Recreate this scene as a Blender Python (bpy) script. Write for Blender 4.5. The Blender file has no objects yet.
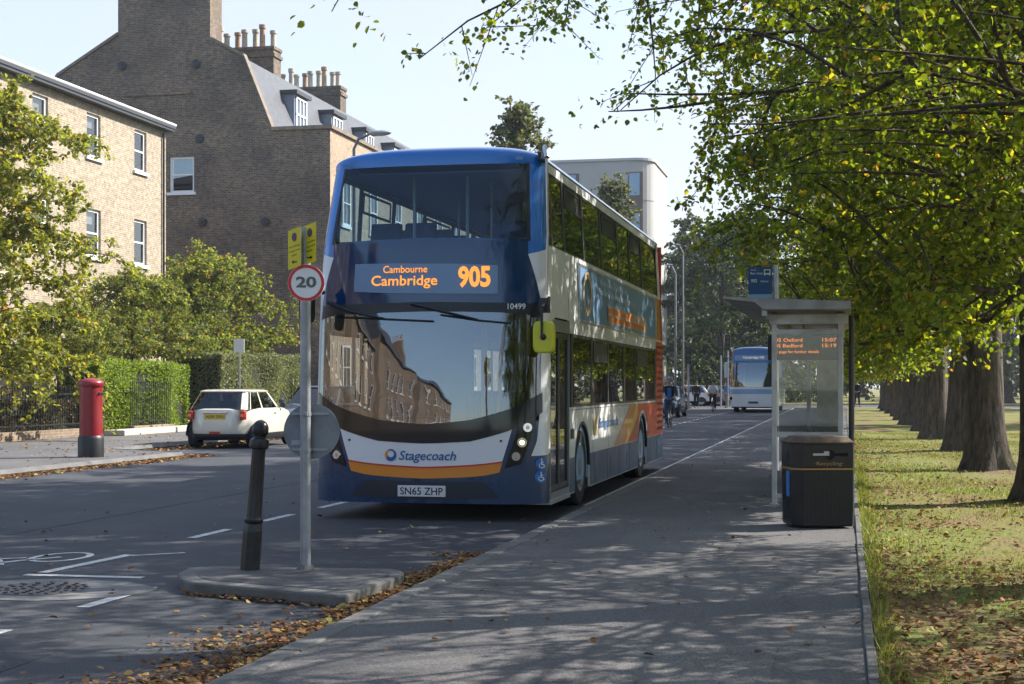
import bpy, bmesh, math, random
import numpy as np
from mathutils import Vector, Matrix
SC = bpy.context.scene
COL = SC.collection
rnd = random.Random(7)
R = math.radians
# ------------------------------------------------------------ camera, sky, sun, exposure
YAW = R(12.48)
cam_d = bpy.data.cameras.new('camera'); cam = bpy.data.objects.new('camera', cam_d); COL.objects.link(cam)
cam.location = (0, 0, 1.51); cam.rotation_euler = (R(90), 0, YAW)
cam_d.sensor_width = 36; cam_d.lens = 52.73; cam_d.shift_y = 43/1024
cam_d.clip_start = .1; cam_d.clip_end = 3000
SC.camera = cam
SUN_AZ, SUN_EL = R(57), R(38)          # azimuth clockwise from +Y
w = bpy.data.worlds.new('World'); SC.world = w; w.use_nodes = True
nt = w.node_tree; nt.nodes.clear()
out = nt.nodes.new('ShaderNodeOutputWorld'); bg = nt.nodes.new('ShaderNodeBackground')
sky = nt.nodes.new('ShaderNodeTexSky'); sky.sky_type = 'NISHITA'; sky.sun_disc = False
sky.sun_elevation = SUN_EL; sky.sun_rotation = SUN_AZ; sky.dust_density = .8; sky.air_density = 1.0; sky.ozone_density = 3.0
tc = nt.nodes.new('ShaderNodeTexCoord'); mp = nt.nodes.new('ShaderNodeMapping'); mp.inputs['Scale'].default_value = (1.2, 1.2, 4.5)
ns = nt.nodes.new('ShaderNodeTexNoise'); ns.inputs['Scale'].default_value = 2.2; ns.inputs['Detail'].default_value = 6; ns.inputs['Roughness'].default_value = .55
rp = nt.nodes.new('ShaderNodeValToRGB'); rp.color_ramp.elements[0].position = .34; rp.color_ramp.elements[0].color = (.62,)*3+(1,)
rp.color_ramp.elements[1].position = .72; rp.color_ramp.elements[1].color = (.95,)*3+(1,)
mx = nt.nodes.new('ShaderNodeMix'); mx.data_type = 'RGBA'; mx.inputs[7].default_value = (1, 1, 1, 1)
nt.links.new(tc.outputs['Generated'], mp.inputs[0]); nt.links.new(mp.outputs[0], ns.inputs[0]); nt.links.new(ns.outputs[0], rp.inputs[0])
sz = nt.nodes.new('ShaderNodeSeparateXYZ'); nt.links.new(tc.outputs['Generated'], sz.inputs[0])
el = nt.nodes.new('ShaderNodeMapRange'); el.interpolation_type = 'SMOOTHSTEP'; el.inputs[1].default_value = .12; el.inputs[2].default_value = .62; el.inputs[3].default_value = 1.; el.inputs[4].default_value = .4
nt.links.new(sz.outputs[2], el.inputs[0])
ml = nt.nodes.new('ShaderNodeMath'); ml.operation = 'MULTIPLY'; nt.links.new(rp.outputs[0], ml.inputs[0]); nt.links.new(el.outputs[0], ml.inputs[1])
dt = nt.nodes.new('ShaderNodeVectorMath'); dt.operation = 'DOT_PRODUCT'; dt.inputs[1].default_value = (math.sin(SUN_AZ), math.cos(SUN_AZ), 0); nt.links.new(tc.outputs['Generated'], dt.inputs[0])
az = nt.nodes.new('ShaderNodeMapRange'); az.interpolation_type = 'SMOOTHSTEP'; az.inputs[1].default_value = -.45; az.inputs[2].default_value = .25; az.inputs[3].default_value = .12; az.inputs[4].default_value = 1.
nt.links.new(dt.outputs['Value'], az.inputs[0])
m2 = nt.nodes.new('ShaderNodeMath'); m2.operation = 'MULTIPLY'; nt.links.new(ml.outputs[0], m2.inputs[0]); nt.links.new(az.outputs[0], m2.inputs[1])
br_ = nt.nodes.new('ShaderNodeMapRange'); br_.inputs[1].default_value = .27; br_.inputs[2].default_value = .75; br_.inputs[3].default_value = 1.; br_.inputs[4].default_value = 2.6; nt.links.new(sz.outputs[2], br_.inputs[0])  # raises sky brightness above the frame to add ambient fill
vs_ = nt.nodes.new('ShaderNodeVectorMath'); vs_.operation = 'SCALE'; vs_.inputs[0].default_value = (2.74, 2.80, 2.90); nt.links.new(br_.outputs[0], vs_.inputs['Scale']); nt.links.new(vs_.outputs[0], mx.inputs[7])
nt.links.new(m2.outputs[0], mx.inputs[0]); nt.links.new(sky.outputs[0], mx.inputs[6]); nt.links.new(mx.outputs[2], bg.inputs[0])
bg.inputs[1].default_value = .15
nt.links.new(bg.outputs[0], out.inputs[0])
sl = bpy.data.lights.new('sun', 'SUN'); sl.energy = 5.0; sl.angle = R(.5); sl.color = (1, .94, .86)
so = bpy.data.objects.new('sun', sl); COL.objects.link(so)
sd = Vector((math.sin(SUN_AZ)*math.cos(SUN_EL), math.cos(SUN_AZ)*math.cos(SUN_EL), math.sin(SUN_EL)))
so.rotation_euler = (-sd).to_track_quat('-Z', 'Y').to_euler()
SC.view_settings.view_transform = 'Standard'; SC.view_settings.look = 'None'; SC.view_settings.gamma = 1
SC.view_settings.exposure = 1.1
SC.render.engine = 'CYCLES'
SC.cycles.use_denoising = True
SC.cycles.max_bounces = 8; SC.cycles.transparent_max_bounces = 16; SC.cycles.diffuse_bounces = 3; SC.cycles.glossy_bounces = 4
SC.cycles.sample_clamp_indirect = 6; SC.cycles.caustics_reflective = False; SC.cycles.caustics_refractive = False

# ------------------------------------------------------------ helpers
def tag(o, label=None, cat=None, group=None, kind=None):
    if label: o['label'] = label
    if cat: o['category'] = cat
    if group: o['group'] = group
    if kind: o['kind'] = kind
    return o

def empty(name, loc, rz=0, label=None, cat=None, group=None, scale=1):
    o = bpy.data.objects.new(name, None); COL.objects.link(o)
    o.location = loc; o.rotation_euler = (0, 0, rz); o.scale = (scale,)*3; o.empty_display_size = .2
    return tag(o, label, cat, group)

def obj(name, me, parent=None, loc=None):
    o = bpy.data.objects.new(name, me); COL.objects.link(o)
    if parent is not None: o.parent = parent
    if loc: o.location = loc
    return o

class MB:
    def __init__(s): s.v = []; s.f = []; s.m = []; s.mi = 0
    def add(s, vs, fs):
        b = len(s.v); s.v += [tuple(p) for p in vs]; s.f += [tuple(i+b for i in f) for f in fs]; s.m += [s.mi]*len(fs); return s
    def box(s, x0, x1, y0, y1, z0, z1):
        return s.add([(x0,y0,z0),(x1,y0,z0),(x1,y1,z0),(x0,y1,z0),(x0,y0,z1),(x1,y0,z1),(x1,y1,z1),(x0,y1,z1)],
                     [(0,3,2,1),(4,5,6,7),(0,1,5,4),(1,2,6,5),(2,3,7,6),(3,0,4,7)])
    def tube(s, pts, rad, n=8, caps=True):
        pts = [Vector(p) for p in pts]
        if not hasattr(rad, '__len__'): rad = [rad]*len(pts)
        rings = []; up = None
        for i, p in enumerate(pts):
            t = (pts[min(i+1, len(pts)-1)]-pts[max(i-1, 0)]).normalized()
            if up is None: up = Vector((0,0,1)) if abs(t.z) < .9 else Vector((1,0,0))
            a = t.cross(up).normalized(); b = t.cross(a).normalized(); up = -b if False else up
            rings.append([p+(a*math.cos(2*math.pi*k/n)+b*math.sin(2*math.pi*k/n))*rad[i] for k in range(n)])
        vs = [q for r in rings for q in r]; fs = []
        for i in range(len(rings)-1):
            for k in range(n):
                k2 = (k+1) % n; fs.append((i*n+k, (i+1)*n+k, (i+1)*n+k2, i*n+k2))
        if caps: fs += [tuple(range(n)), tuple(reversed(range((len(rings)-1)*n, len(rings)*n)))]
        return s.add(vs, fs)
    def cyl(s, p0, p1, r, r1=None, n=16): return s.tube([p0, p1], [r, r if r1 is None else r1], n)
    def rev(s, prof, c=(0,0,0), n=24, axis='z', caps=(True, True)):     # profile [(r, h)]
        vs = []
        for r, h in prof:
            for k in range(n):
                a = 2*math.pi*k/n; x, y = r*math.cos(a), r*math.sin(a)
                p = {'z': (x, y, h), 'x': (h, x, y), 'y': (x, h, y)}[axis]
                vs.append((c[0]+p[0], c[1]+p[1], c[2]+p[2]))
        fs = []
        for i in range(len(prof)-1):
            for k in range(n):
                k2 = (k+1) % n; fs.append((i*n+k, i*n+k2, (i+1)*n+k2, (i+1)*n+k))
        if caps[0]: fs.append(tuple(reversed(range(n))))
        if caps[1]: fs.append(tuple(range((len(prof)-1)*n, len(prof)*n)))
        return s.add(vs, fs)
    def prism(s, pts, d0, d1, plane='xy'):           # outline in a plane, extruded d0..d1 along the third axis
        def P(a, b, c): return {'xy': (a, b, c), 'yz': (c, a, b), 'xz': (a, c, b)}[plane]
        n = len(pts)
        vs = [P(a, b, d0) for a, b in pts]+[P(a, b, d1) for a, b in pts]
        fs = [tuple(range(n)), tuple(reversed(range(n, 2*n)))]+[(i, i+n, (i+1) % n+n, (i+1) % n) for i in range(n)]
        return s.add(vs, fs)
    def grid(s, rows, closed=False):
        n = len(rows[0]); vs = [p for r in rows for p in r]; fs = []
        for i in range(len(rows)-1):
            for k in range(n if closed else n-1):
                k2 = (k+1) % n; fs.append((i*n+k, i*n+k2, (i+1)*n+k2, (i+1)*n+k))
        return s.add(vs, fs)
    def build(s, name, mat, parent=None, smooth=False, bevel=0, loc=None, fix=True):
        me = bpy.data.meshes.new(name); me.from_pydata(s.v, [], s.f)
        for m in (mat if isinstance(mat, (list, tuple)) else [mat]): me.materials.append(m)
        if isinstance(mat, (list, tuple)): me.polygons.foreach_set('material_index', s.m)
        if fix:
            bm = bmesh.new(); bm.from_mesh(me); bmesh.ops.recalc_face_normals(bm, faces=bm.faces); bm.to_mesh(me); bm.free()
        if smooth:
            me.polygons.foreach_set('use_smooth', np.ones(len(me.polygons), dtype=bool))
            if smooth != 'all':
                try: me.set_sharp_from_angle(angle=R(38))
                except Exception: pass
        o = obj(name, me, parent, loc)
        if bevel:
            b = o.modifiers.new('bevel', 'BEVEL'); b.width = bevel; b.segments = 2; b.limit_method = 'ANGLE'; b.angle_limit = R(40)
            b.harden_normals = False
        return o

def np_mesh(name, V, F, mat, smooth=False):
    """V (n,3), F (m,k) fixed polygon size"""
    me = bpy.data.meshes.new(name); k = F.shape[1]
    me.vertices.add(len(V)); me.vertices.foreach_set('co', np.asarray(V, np.float32).ravel())
    me.loops.add(F.size); me.loops.foreach_set('vertex_index', F.astype(np.int32).ravel())
    me.polygons.add(len(F)); me.polygons.foreach_set('loop_start', np.arange(0, F.size, k, dtype=np.int32))
    try: me.polygons.foreach_set('loop_total', np.full(len(F), k, np.int32))
    except Exception: pass
    me.polygons.foreach_set('use_smooth', np.full(len(F), bool(smooth)))
    me.update(calc_edges=True); me.validate()
    me.materials.append(mat)
    return me

def copy_tree(o, parent=None):
    c = o.copy(); COL.objects.link(c); c.parent = parent
    for ch in [x for x in bpy.data.objects if x.parent == o]: copy_tree(ch, c)
    return c

def text_geo(body, size=1., shear=0, offset=0, space=1.):
    cu = bpy.data.curves.new('t', 'FONT'); cu.body = body; cu.size = size; cu.shear = shear; cu.offset = offset
    cu.align_x = 'CENTER'; cu.align_y = 'CENTER'; cu.resolution_u = 3; cu.space_character = space
    ob = bpy.data.objects.new('t', cu); COL.objects.link(ob); bpy.context.view_layer.update()
    me = bpy.data.meshes.new_from_object(ob.evaluated_get(bpy.context.evaluated_depsgraph_get()))
    vs = [(v.co.x, v.co.y) for v in me.vertices]; fs = [tuple(p.vertices) for p in me.polygons]
    bpy.data.objects.remove(ob); bpy.data.curves.remove(cu); bpy.data.meshes.remove(me)
    if vs:
        xs = [v[0] for v in vs]; ys = [v[1] for v in vs]; cx = (min(xs)+max(xs))/2
        vs = [(x-cx, y) for x, y in vs]
    return vs, fs

def text_fit(body, width, height, **k):              # scaled to a box
    vs, fs = text_geo(body, 1., **k)
    xs = [v[0] for v in vs]; ys = [v[1] for v in vs]; cy = (min(ys)+max(ys))/2
    sx = width/(max(xs)-min(xs)); sy = height/(max(ys)-min(ys))
    return [(x*sx, (y-cy)*sy) for x, y in vs], fs

# ------------------------------------------------------------ materials
MATS = {}
def new_mat(name):
    m = bpy.data.materials.new(name); m.use_nodes = True; m.node_tree.nodes.clear()
    return m, m.node_tree
def N(nt, t, **k):
    n = nt.nodes.new(t)
    for a, b in k.items():
        if a.startswith('i_'): n.inputs[a[2:].replace('_', ' ')].default_value = b
        else: setattr(n, a, b)
    return n
def c4(c): return (c[0], c[1], c[2], 1)
def pbr(name, col, rough=.6, metal=0, var=0., vs=4., fine=0., fs=120., bump=0., bs=60., coat=0., emit=0., spec=.5, dirt=None):
    if name in MATS: return MATS[name]
    m, t = new_mat(name); L = t.links.new
    o = N(t, 'ShaderNodeOutputMaterial'); b = N(t, 'ShaderNodeBsdfPrincipled'); L(b.outputs[0], o.inputs[0])
    b.inputs['Roughness'].default_value = rough; b.inputs['Metallic'].default_value = metal
    b.inputs['Coat Weight'].default_value = coat; b.inputs['Coat Roughness'].default_value = .05; b.inputs['Specular IOR Level'].default_value = spec
    b.inputs['Base Color'].default_value = c4(col)
    cur = None
    if var or fine or dirt or bump: tcn = N(t, 'ShaderNodeTexCoord')
    if var:
        n = N(t, 'ShaderNodeTexNoise', i_Scale=vs, i_Detail=5., i_Roughness=.6); L(tcn.outputs['Object'], n.inputs[0])
        r = N(t, 'ShaderNodeMapRange', i_From_Min=.3, i_From_Max=.7, i_To_Min=1-var, i_To_Max=1+var); L(n.outputs[0], r.inputs[0])
        v = N(t, 'ShaderNodeVectorMath', operation='SCALE'); v.inputs[0].default_value = col[:3]; L(r.outputs[0], v.inputs['Scale']); cur = v.outputs[0]
    if fine:
        n = N(t, 'ShaderNodeTexNoise', i_Scale=fs, i_Detail=3., i_Roughness=.7); L(tcn.outputs['Object'], n.inputs[0])
        r = N(t, 'ShaderNodeMapRange', i_From_Min=.3, i_From_Max=.7, i_To_Min=1-fine, i_To_Max=1+fine); L(n.outputs[0], r.inputs[0])
        v = N(t, 'ShaderNodeVectorMath', operation='SCALE'); L(r.outputs[0], v.inputs['Scale'])
        if cur: L(cur, v.inputs[0])
        else: v.inputs[0].default_value = col[:3]
        cur = v.outputs[0]
    if dirt:                                           # (colour, amount, scale)
        n = N(t, 'ShaderNodeTexNoise', i_Scale=dirt[2], i_Detail=6., i_Roughness=.65); L(tcn.outputs['Object'], n.inputs[0])
        r = N(t, 'ShaderNodeMapRange', i_From_Min=.45, i_From_Max=.75, i_To_Min=0., i_To_Max=dirt[1]); L(n.outputs[0], r.inputs[0])
        x = N(t, 'ShaderNodeMix', data_type='RGBA'); L(r.outputs[0], x.inputs[0]); x.inputs[7].default_value = c4(dirt[0])
        if cur: L(cur, x.inputs[6])
        else: x.inputs[6].default_value = c4(col)
        cur = x.outputs[2]
        r2 = N(t, 'ShaderNodeMapRange', i_From_Min=.4, i_From_Max=.7, i_To_Min=rough, i_To_Max=min(1, rough+.25)); L(n.outputs[0], r2.inputs[0]); L(r2.outputs[0], b.inputs['Roughness'])
    if cur: L(cur, b.inputs['Base Color'])
    if bump:
        n = N(t, 'ShaderNodeTexNoise', i_Scale=bs, i_Detail=4., i_Roughness=.65); L(tcn.outputs['Object'], n.inputs[0])
        bp = N(t, 'ShaderNodeBump', i_Strength=bump, i_Distance=.02); L(n.outputs[0], bp.inputs['Height']); L(bp.outputs[0], b.inputs['Normal'])
    if emit: b.inputs['Emission Color'].default_value = c4(col); b.inputs['Emission Strength'].default_value = emit
    MATS[name] = m; return m

def glass(name, tint, refl=1., rough=.0, ior=1.5, wave=0.):
    if name in MATS: return MATS[name]
    m, t = new_mat(name); L = t.links.new
    o = N(t, 'ShaderNodeOutputMaterial'); f0 = ((ior-1)/(ior+1))**2; ge = N(t, 'ShaderNodeNewGeometry'); dp = N(t, 'ShaderNodeVectorMath', operation='DOT_PRODUCT'); L(ge.outputs['Incoming'], dp.inputs[0]); L(ge.outputs['Normal'], dp.inputs[1])
    ab = N(t, 'ShaderNodeMath', operation='ABSOLUTE'); L(dp.outputs['Value'], ab.inputs[0]); iv = N(t, 'ShaderNodeMath', operation='SUBTRACT'); iv.inputs[0].default_value = 1; L(ab.outputs[0], iv.inputs[1])
    pw = N(t, 'ShaderNodeMath', operation='POWER'); L(iv.outputs[0], pw.inputs[0]); pw.inputs[1].default_value = 5; f = N(t, 'ShaderNodeMath', operation='MULTIPLY_ADD'); L(pw.outputs[0], f.inputs[0]); f.inputs[1].default_value = 1-f0; f.inputs[2].default_value = f0
    tr = N(t, 'ShaderNodeBsdfTransparent'); tr.inputs[0].default_value = c4(tint)
    g = N(t, 'ShaderNodeBsdfGlossy', i_Roughness=rough); g.inputs[0].default_value = (refl, refl, refl, 1)
    if wave:
        tcn = N(t, 'ShaderNodeTexCoord'); n = N(t, 'ShaderNodeTexNoise', i_Scale=2.2, i_Detail=1.5); L(tcn.outputs['Object'], n.inputs[0])
        bp = N(t, 'ShaderNodeBump', i_Strength=wave, i_Distance=.05); L(n.outputs[0], bp.inputs['Height']); L(bp.outputs[0], g.inputs['Normal'])
    x = N(t, 'ShaderNodeMixShader'); L(f.outputs[0], x.inputs[0]); L(tr.outputs[0], x.inputs[1]); L(g.outputs[0], x.inputs[2]); L(x.outputs[0], o.inputs[0])
    MATS[name] = m; return m

def leaf_mat(name, cols, trans, tmix=.45, rough=.5):
    if name in MATS: return MATS[name]
    m, t = new_mat(name); L = t.links.new
    o = N(t, 'ShaderNodeOutputMaterial'); g = N(t, 'ShaderNodeNewGeometry')
    r = N(t, 'ShaderNodeValToRGB'); e = r.color_ramp.elements; r.color_ramp.interpolation = 'LINEAR'
    while len(e) < len(cols): e.new(.5)
    for i, (p, c) in enumerate(cols): e[i].position = p; e[i].color = c4(c)
    L(g.outputs['Random Per Island'], r.inputs[0])
    d = N(t, 'ShaderNodeBsdfPrincipled'); d.inputs['Roughness'].default_value = rough; d.inputs['Specular IOR Level'].default_value = .35; L(r.outputs[0], d.inputs[0])
    mu = N(t, 'ShaderNodeMix', data_type='RGBA', blend_type='MULTIPLY'); mu.inputs[0].default_value = 1; L(r.outputs[0], mu.inputs[6]); mu.inputs[7].default_value = c4(trans)
    tl = N(t, 'ShaderNodeBsdfTranslucent'); L(mu.outputs[2], tl.inputs[0])
    x = N(t, 'ShaderNodeMixShader'); x.inputs[0].default_value = tmix; L(d.outputs[0], x.inputs[1]); L(tl.outputs[0], x.inputs[2]); L(x.outputs[0], o.inputs[0])
    MATS[name] = m; return m

def brick_mat(name, c1, c2, mortar, grime=(.03,.03,.03), ga=.5, gs=.25, bw=.225, rh=.075):
    if name in MATS: return MATS[name]
    m, t = new_mat(name); L = t.links.new
    o = N(t, 'ShaderNodeOutputMaterial'); b = N(t, 'ShaderNodeBsdfPrincipled', i_Roughness=.9); L(b.outputs[0], o.inputs[0])
    tcn = N(t, 'ShaderNodeTexCoord'); sp = N(t, 'ShaderNodeSeparateXYZ'); L(tcn.outputs['Object'], sp.inputs[0])
    ad = N(t, 'ShaderNodeMath', operation='ADD'); L(sp.outputs[0], ad.inputs[0]); L(sp.outputs[1], ad.inputs[1])
    cb = N(t, 'ShaderNodeCombineXYZ'); L(ad.outputs[0], cb.inputs[0]); L(sp.outputs[2], cb.inputs[1])
    br = N(t, 'ShaderNodeTexBrick', i_Scale=1., i_Mortar_Size=.011, i_Brick_Width=bw, i_Row_Height=rh, i_Bias=0.)
    br.inputs['Color1'].default_value = c4(c1); br.inputs['Color2'].default_value = c4(c2); br.inputs['Mortar'].default_value = c4(mortar)
    L(cb.outputs[0], br.inputs[0])
    n = N(t, 'ShaderNodeTexNoise', i_Scale=gs, i_Detail=7., i_Roughness=.65); L(tcn.outputs['Object'], n.inputs[0])
    r = N(t, 'ShaderNodeMapRange', i_From_Min=.42, i_From_Max=.72, i_To_Min=0., i_To_Max=ga); L(n.outputs[0], r.inputs[0])
    x = N(t, 'ShaderNodeMix', data_type='RGBA'); L(r.outputs[0], x.inputs[0]); L(br.outputs[0], x.inputs[6]); x.inputs[7].default_value = c4(grime)
    n2 = N(t, 'ShaderNodeTexNoise', i_Scale=6., i_Detail=2.); L(cb.outputs[0], n2.inputs[0])
    r2 = N(t, 'ShaderNodeMapRange', i_From_Min=.3, i_From_Max=.7, i_To_Min=.75, i_To_Max=1.25); L(n2.outputs[0], r2.inputs[0])
    v = N(t, 'ShaderNodeVectorMath', operation='SCALE'); L(x.outputs[2], v.inputs[0]); L(r2.outputs[0], v.inputs['Scale'])
    L(v.outputs[0], b.inputs['Base Color'])
    bp = N(t, 'ShaderNodeBump', i_Strength=.4, i_Distance=.01, invert=True); L(br.outputs['Fac'], bp.inputs['Height']); L(bp.outputs[0], b.inputs['Normal'])
    MATS[name] = m; return m

def ground_mat(name, stops, scale, rough=.95, fine=.25, fs=180, bump=.5, bs=160, crack=0., patch=None):
    """blend of colours by noise, speckle and bump"""
    m, t = new_mat(name); L = t.links.new
    o = N(t, 'ShaderNodeOutputMaterial'); b = N(t, 'ShaderNodeBsdfPrincipled', i_Roughness=rough); L(b.outputs[0], o.inputs[0])
    b.inputs['Specular IOR Level'].default_value = .3
    tcn = N(t, 'ShaderNodeTexCoord')
    n = N(t, 'ShaderNodeTexNoise', i_Scale=scale, i_Detail=8., i_Roughness=.62); L(tcn.outputs['Object'], n.inputs[0])
    r = N(t, 'ShaderNodeValToRGB'); e = r.color_ramp.elements
    while len(e) < len(stops): e.new(.5)
    for i, (p, c) in enumerate(stops): e[i].position = p; e[i].color = c4(c)
    L(n.outputs[0], r.inputs[0]); cur = r.outputs[0]
    f = N(t, 'ShaderNodeTexNoise', i_Scale=fs, i_Detail=2., i_Roughness=.8); L(tcn.outputs['Object'], f.inputs[0])
    mr = N(t, 'ShaderNodeMapRange', i_From_Min=.3, i_From_Max=.7, i_To_Min=1-fine, i_To_Max=1+fine); L(f.outputs[0], mr.inputs[0])
    v = N(t, 'ShaderNodeVectorMath', operation='SCALE'); L(cur, v.inputs[0]); L(mr.outputs[0], v.inputs['Scale']); cur = v.outputs[0]
    if crack:
        vo = N(t, 'ShaderNodeTexVoronoi', feature='DISTANCE_TO_EDGE', i_Scale=crack); 
        n3 = N(t, 'ShaderNodeTexNoise', i_Scale=1.5, i_Detail=5.); L(tcn.outputs['Object'], n3.inputs[0])
        va = N(t, 'ShaderNodeVectorMath', operation='ADD'); L(tcn.outputs['Object'], va.inputs[0]); L(n3.outputs['Color'], va.inputs[1]); L(va.outputs[0], vo.inputs[0])
        m3 = N(t, 'ShaderNodeMapRange', i_From_Min=0., i_From_Max=.008, i_To_Min=.8, i_To_Max=1.); L(vo.outputs[0], m3.inputs[0])
        v3 = N(t, 'ShaderNodeVectorMath', operation='SCALE'); L(cur, v3.inputs[0]); L(m3.outputs[0], v3.inputs['Scale']); cur = v3.outputs[0]
    L(cur, b.inputs['Base Color'])
    n4 = N(t, 'ShaderNodeTexNoise', i_Scale=bs, i_Detail=3., i_Roughness=.7); L(tcn.outputs['Object'], n4.inputs[0])
    bp = N(t, 'ShaderNodeBump', i_Strength=bump, i_Distance=.015); L(n4.outputs[0], bp.inputs['Height']); L(bp.outputs[0], b.inputs['Normal'])
    MATS[name] = m; return m

M_BLACK = pbr('black_plastic', (.012,.013,.015), .45, bump=.05)
M_BLKGLOSS = pbr('black_gloss', (.01,.011,.013), .12)
M_STEEL = pbr('galvanised_steel', (.34,.36,.39), .45, .75, var=.15, vs=9, dirt=((.2,.2,.2), .4, 3))
M_WHITE = pbr('white_paint', (.78,.78,.76), .5, var=.04)
M_RUBBER = pbr('tyre_rubber', (.018,.018,.02), .85, bump=.15)
M_ALU = pbr('aluminium', (.55,.56,.58), .32, .9, dirt=((.25,.25,.25), .3, 5))
M_WINDOW = glass('window_glass', (.35,.38,.4), 1., ior=1.7)
M_ASPH = ground_mat('asphalt', [(.3,(.05,.053,.06)),(.5,(.066,.069,.077)),(.7,(.088,.091,.096))], .35, .85, .5, 90, .7, 120, crack=.16)
M_PAVE = ground_mat('footway_asphalt', [(.3,(.098,.095,.096)),(.5,(.122,.118,.117)),(.72,(.16,.154,.148))], .45, .9, .5, 75, .7, 100, crack=.22)
M_KERB = ground_mat('kerb_stone', [(.3,(.10,.10,.098)),(.7,(.17,.165,.155))], 2.5, .9, .2, 90, .4, 60)
M_GRASS = ground_mat('verge_turf', [(.36,(.13,.085,.05)),(.44,(.18,.13,.055)),(.5,(.16,.155,.04)),(.57,(.14,.165,.03)),(.7,(.22,.225,.05))], .55, 1., .5, 40, 1., 35)
M_SOIL = ground_mat('soil', [(.3,(.05,.035,.02)),(.7,(.08,.07,.03))], .6)
M_LINE = ground_mat('road_paint', [(.3,(.18,.18,.175)),(.45,(.5,.5,.48)),(.8,(.66,.66,.63))], 9, .8, .25, 150, .4, 120)
M_LEAF = leaf_mat('lime_leaf', [(0,(.032,.048,.012)),(.5,(.055,.078,.015)),(.9,(.10,.12,.02)),(.985,(.2,.15,.03)),(1,(.17,.07,.03))], (4.9,4.6,.95), .53)
M_LEAF2 = leaf_mat('garden_leaf', [(0,(.06,.09,.022)),(.5,(.105,.145,.03)),(.9,(.17,.2,.05)),(1,(.2,.1,.05))], (2.9,2.5,1.1), .5)
M_LEAFFAR = leaf_mat('distant_leaf', [(0,(.03,.045,.016)),(.6,(.05,.072,.022)),(1,(.085,.1,.03))], (1.8,1.8,1.0), .35)
M_LITTER = leaf_mat('fallen_leaf', [(0,(.10,.045,.018)),(.45,(.19,.085,.03)),(.8,(.3,.16,.05)),(.95,(.38,.26,.08)),(1,(.3,.32,.08))], (1,1,1), .15, .8)
def bark_mat():
    m, t = new_mat('bark'); L = t.links.new
    o = N(t, 'ShaderNodeOutputMaterial'); b = N(t, 'ShaderNodeBsdfPrincipled', i_Roughness=.95); L(b.outputs[0], o.inputs[0])
    tcn = N(t, 'ShaderNodeTexCoord'); mp = N(t, 'ShaderNodeMapping'); mp.inputs['Scale'].default_value = (1, 1, .16); L(tcn.outputs['Object'], mp.inputs[0])
    n = N(t, 'ShaderNodeTexNoise', i_Scale=17., i_Detail=6., i_Roughness=.7); L(mp.outputs[0], n.inputs[0])
    r = N(t, 'ShaderNodeValToRGB'); e = r.color_ramp.elements; e[0].position = .36; e[0].color = (.02,.015,.011,1); e[1].position = .64; e[1].color = (.15,.115,.085,1); L(n.outputs[0], r.inputs[0])
    n2 = N(t, 'ShaderNodeTexNoise', i_Scale=1.3, i_Detail=4.); L(tcn.outputs['Object'], n2.inputs[0])
    r2 = N(t, 'ShaderNodeMapRange', i_From_Min=.5, i_From_Max=.7, i_To_Min=0., i_To_Max=.55); L(n2.outputs[0], r2.inputs[0])
    x = N(t, 'ShaderNodeMix', data_type='RGBA'); L(r2.outputs[0], x.inputs[0]); L(r.outputs[0], x.inputs[6]); x.inputs[7].default_value = (.07,.075,.035,1); L(x.outputs[2], b.inputs['Base Color'])
    bp = N(t, 'ShaderNodeBump', i_Strength=1., i_Distance=.06); L(n.outputs[0], bp.inputs['Height']); L(bp.outputs[0], b.inputs['Normal'])
    return m
M_BARK = bark_mat()

# ------------------------------------------------------------ ground, road, pavements
KX, PX, FX, BX = -2.92, .11, -13.5, -20.5     # near kerb, path edge, far kerb, garden boundary
def struct(o): return tag(o, kind='structure')
def sheet(name, x0, x1, y0, y1, z, mat, nx=1, ny=1):
    m = MB(); m.grid([[(x0+(x1-x0)*i/nx, y0+(y1-y0)*j/ny, z) for i in range(nx+1)] for j in range(ny+1)])
    return struct(m.build(name, mat))
sheet('ground', -700, 700, -400, 900, -.03, M_SOIL)
sheet('road', -16.2, KX-.06, -80, 128, 0, M_ASPH)
sheet('crossing_road', -120, -16.2, 100, 118, 0, M_ASPH)
sheet('crossing_road', KX-.06, 120, 101, 116, .004, M_ASPH)
# near pavement, with its camber of slabs and the kerb stones
m = MB(); m.box(KX+.12, PX, -60, 100, -.02, .10); struct(m.build('pavement', M_PAVE))
m = MB(); y = -30.
while y < 99:
    m.box(KX-.02+rnd.uniform(-.004,.004), KX+.118, y, y+.905, -.02, .108+rnd.uniform(-.003,.003)); y += .915
struct(m.build('kerb', M_KERB, bevel=.012))
m = MB(); y = -10.
while y < 99:
    dx = rnd.uniform(-.008, .008); dx *= .4; m.box(PX+.002+dx, PX+.055+dx, y, y+.907, -.02, .116+rnd.uniform(-.004,.004)); y += .912
struct(m.build('path_edging', M_KERB, bevel=.008))
m = MB(); m.prism([(-1.98,12.7),(-.92,12.6),(-.9,14.9),(-2.0,15.0)], .099, .1035); m.prism([(-1.1,5.2),(-.35,5.25),(-.35,8.2),(-1.12,8.1)], .099, .103); struct(m.build('pavement_patch', ground_mat('patch_asphalt', [(.3,(.12,.117,.112)),(.7,(.17,.165,.155))], 1.5, .95, .5, 60, .8, 60)))
m = MB(); m.prism([(-9.6,13.2),(-8.2,13.2),(-8.2,38),(-9.6,38)], -.001, .0035); m.prism([(-5.9,5.5),(-4.3,5.6),(-4.35,8.6),(-5.8,8.5)], -.001, .003); struct(m.build('road_patch', ground_mat('dark_patch', [(.3,(.05,.053,.06)),(.7,(.075,.078,.084))], 1., .85, .4, 100, .7, 90)))
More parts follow.
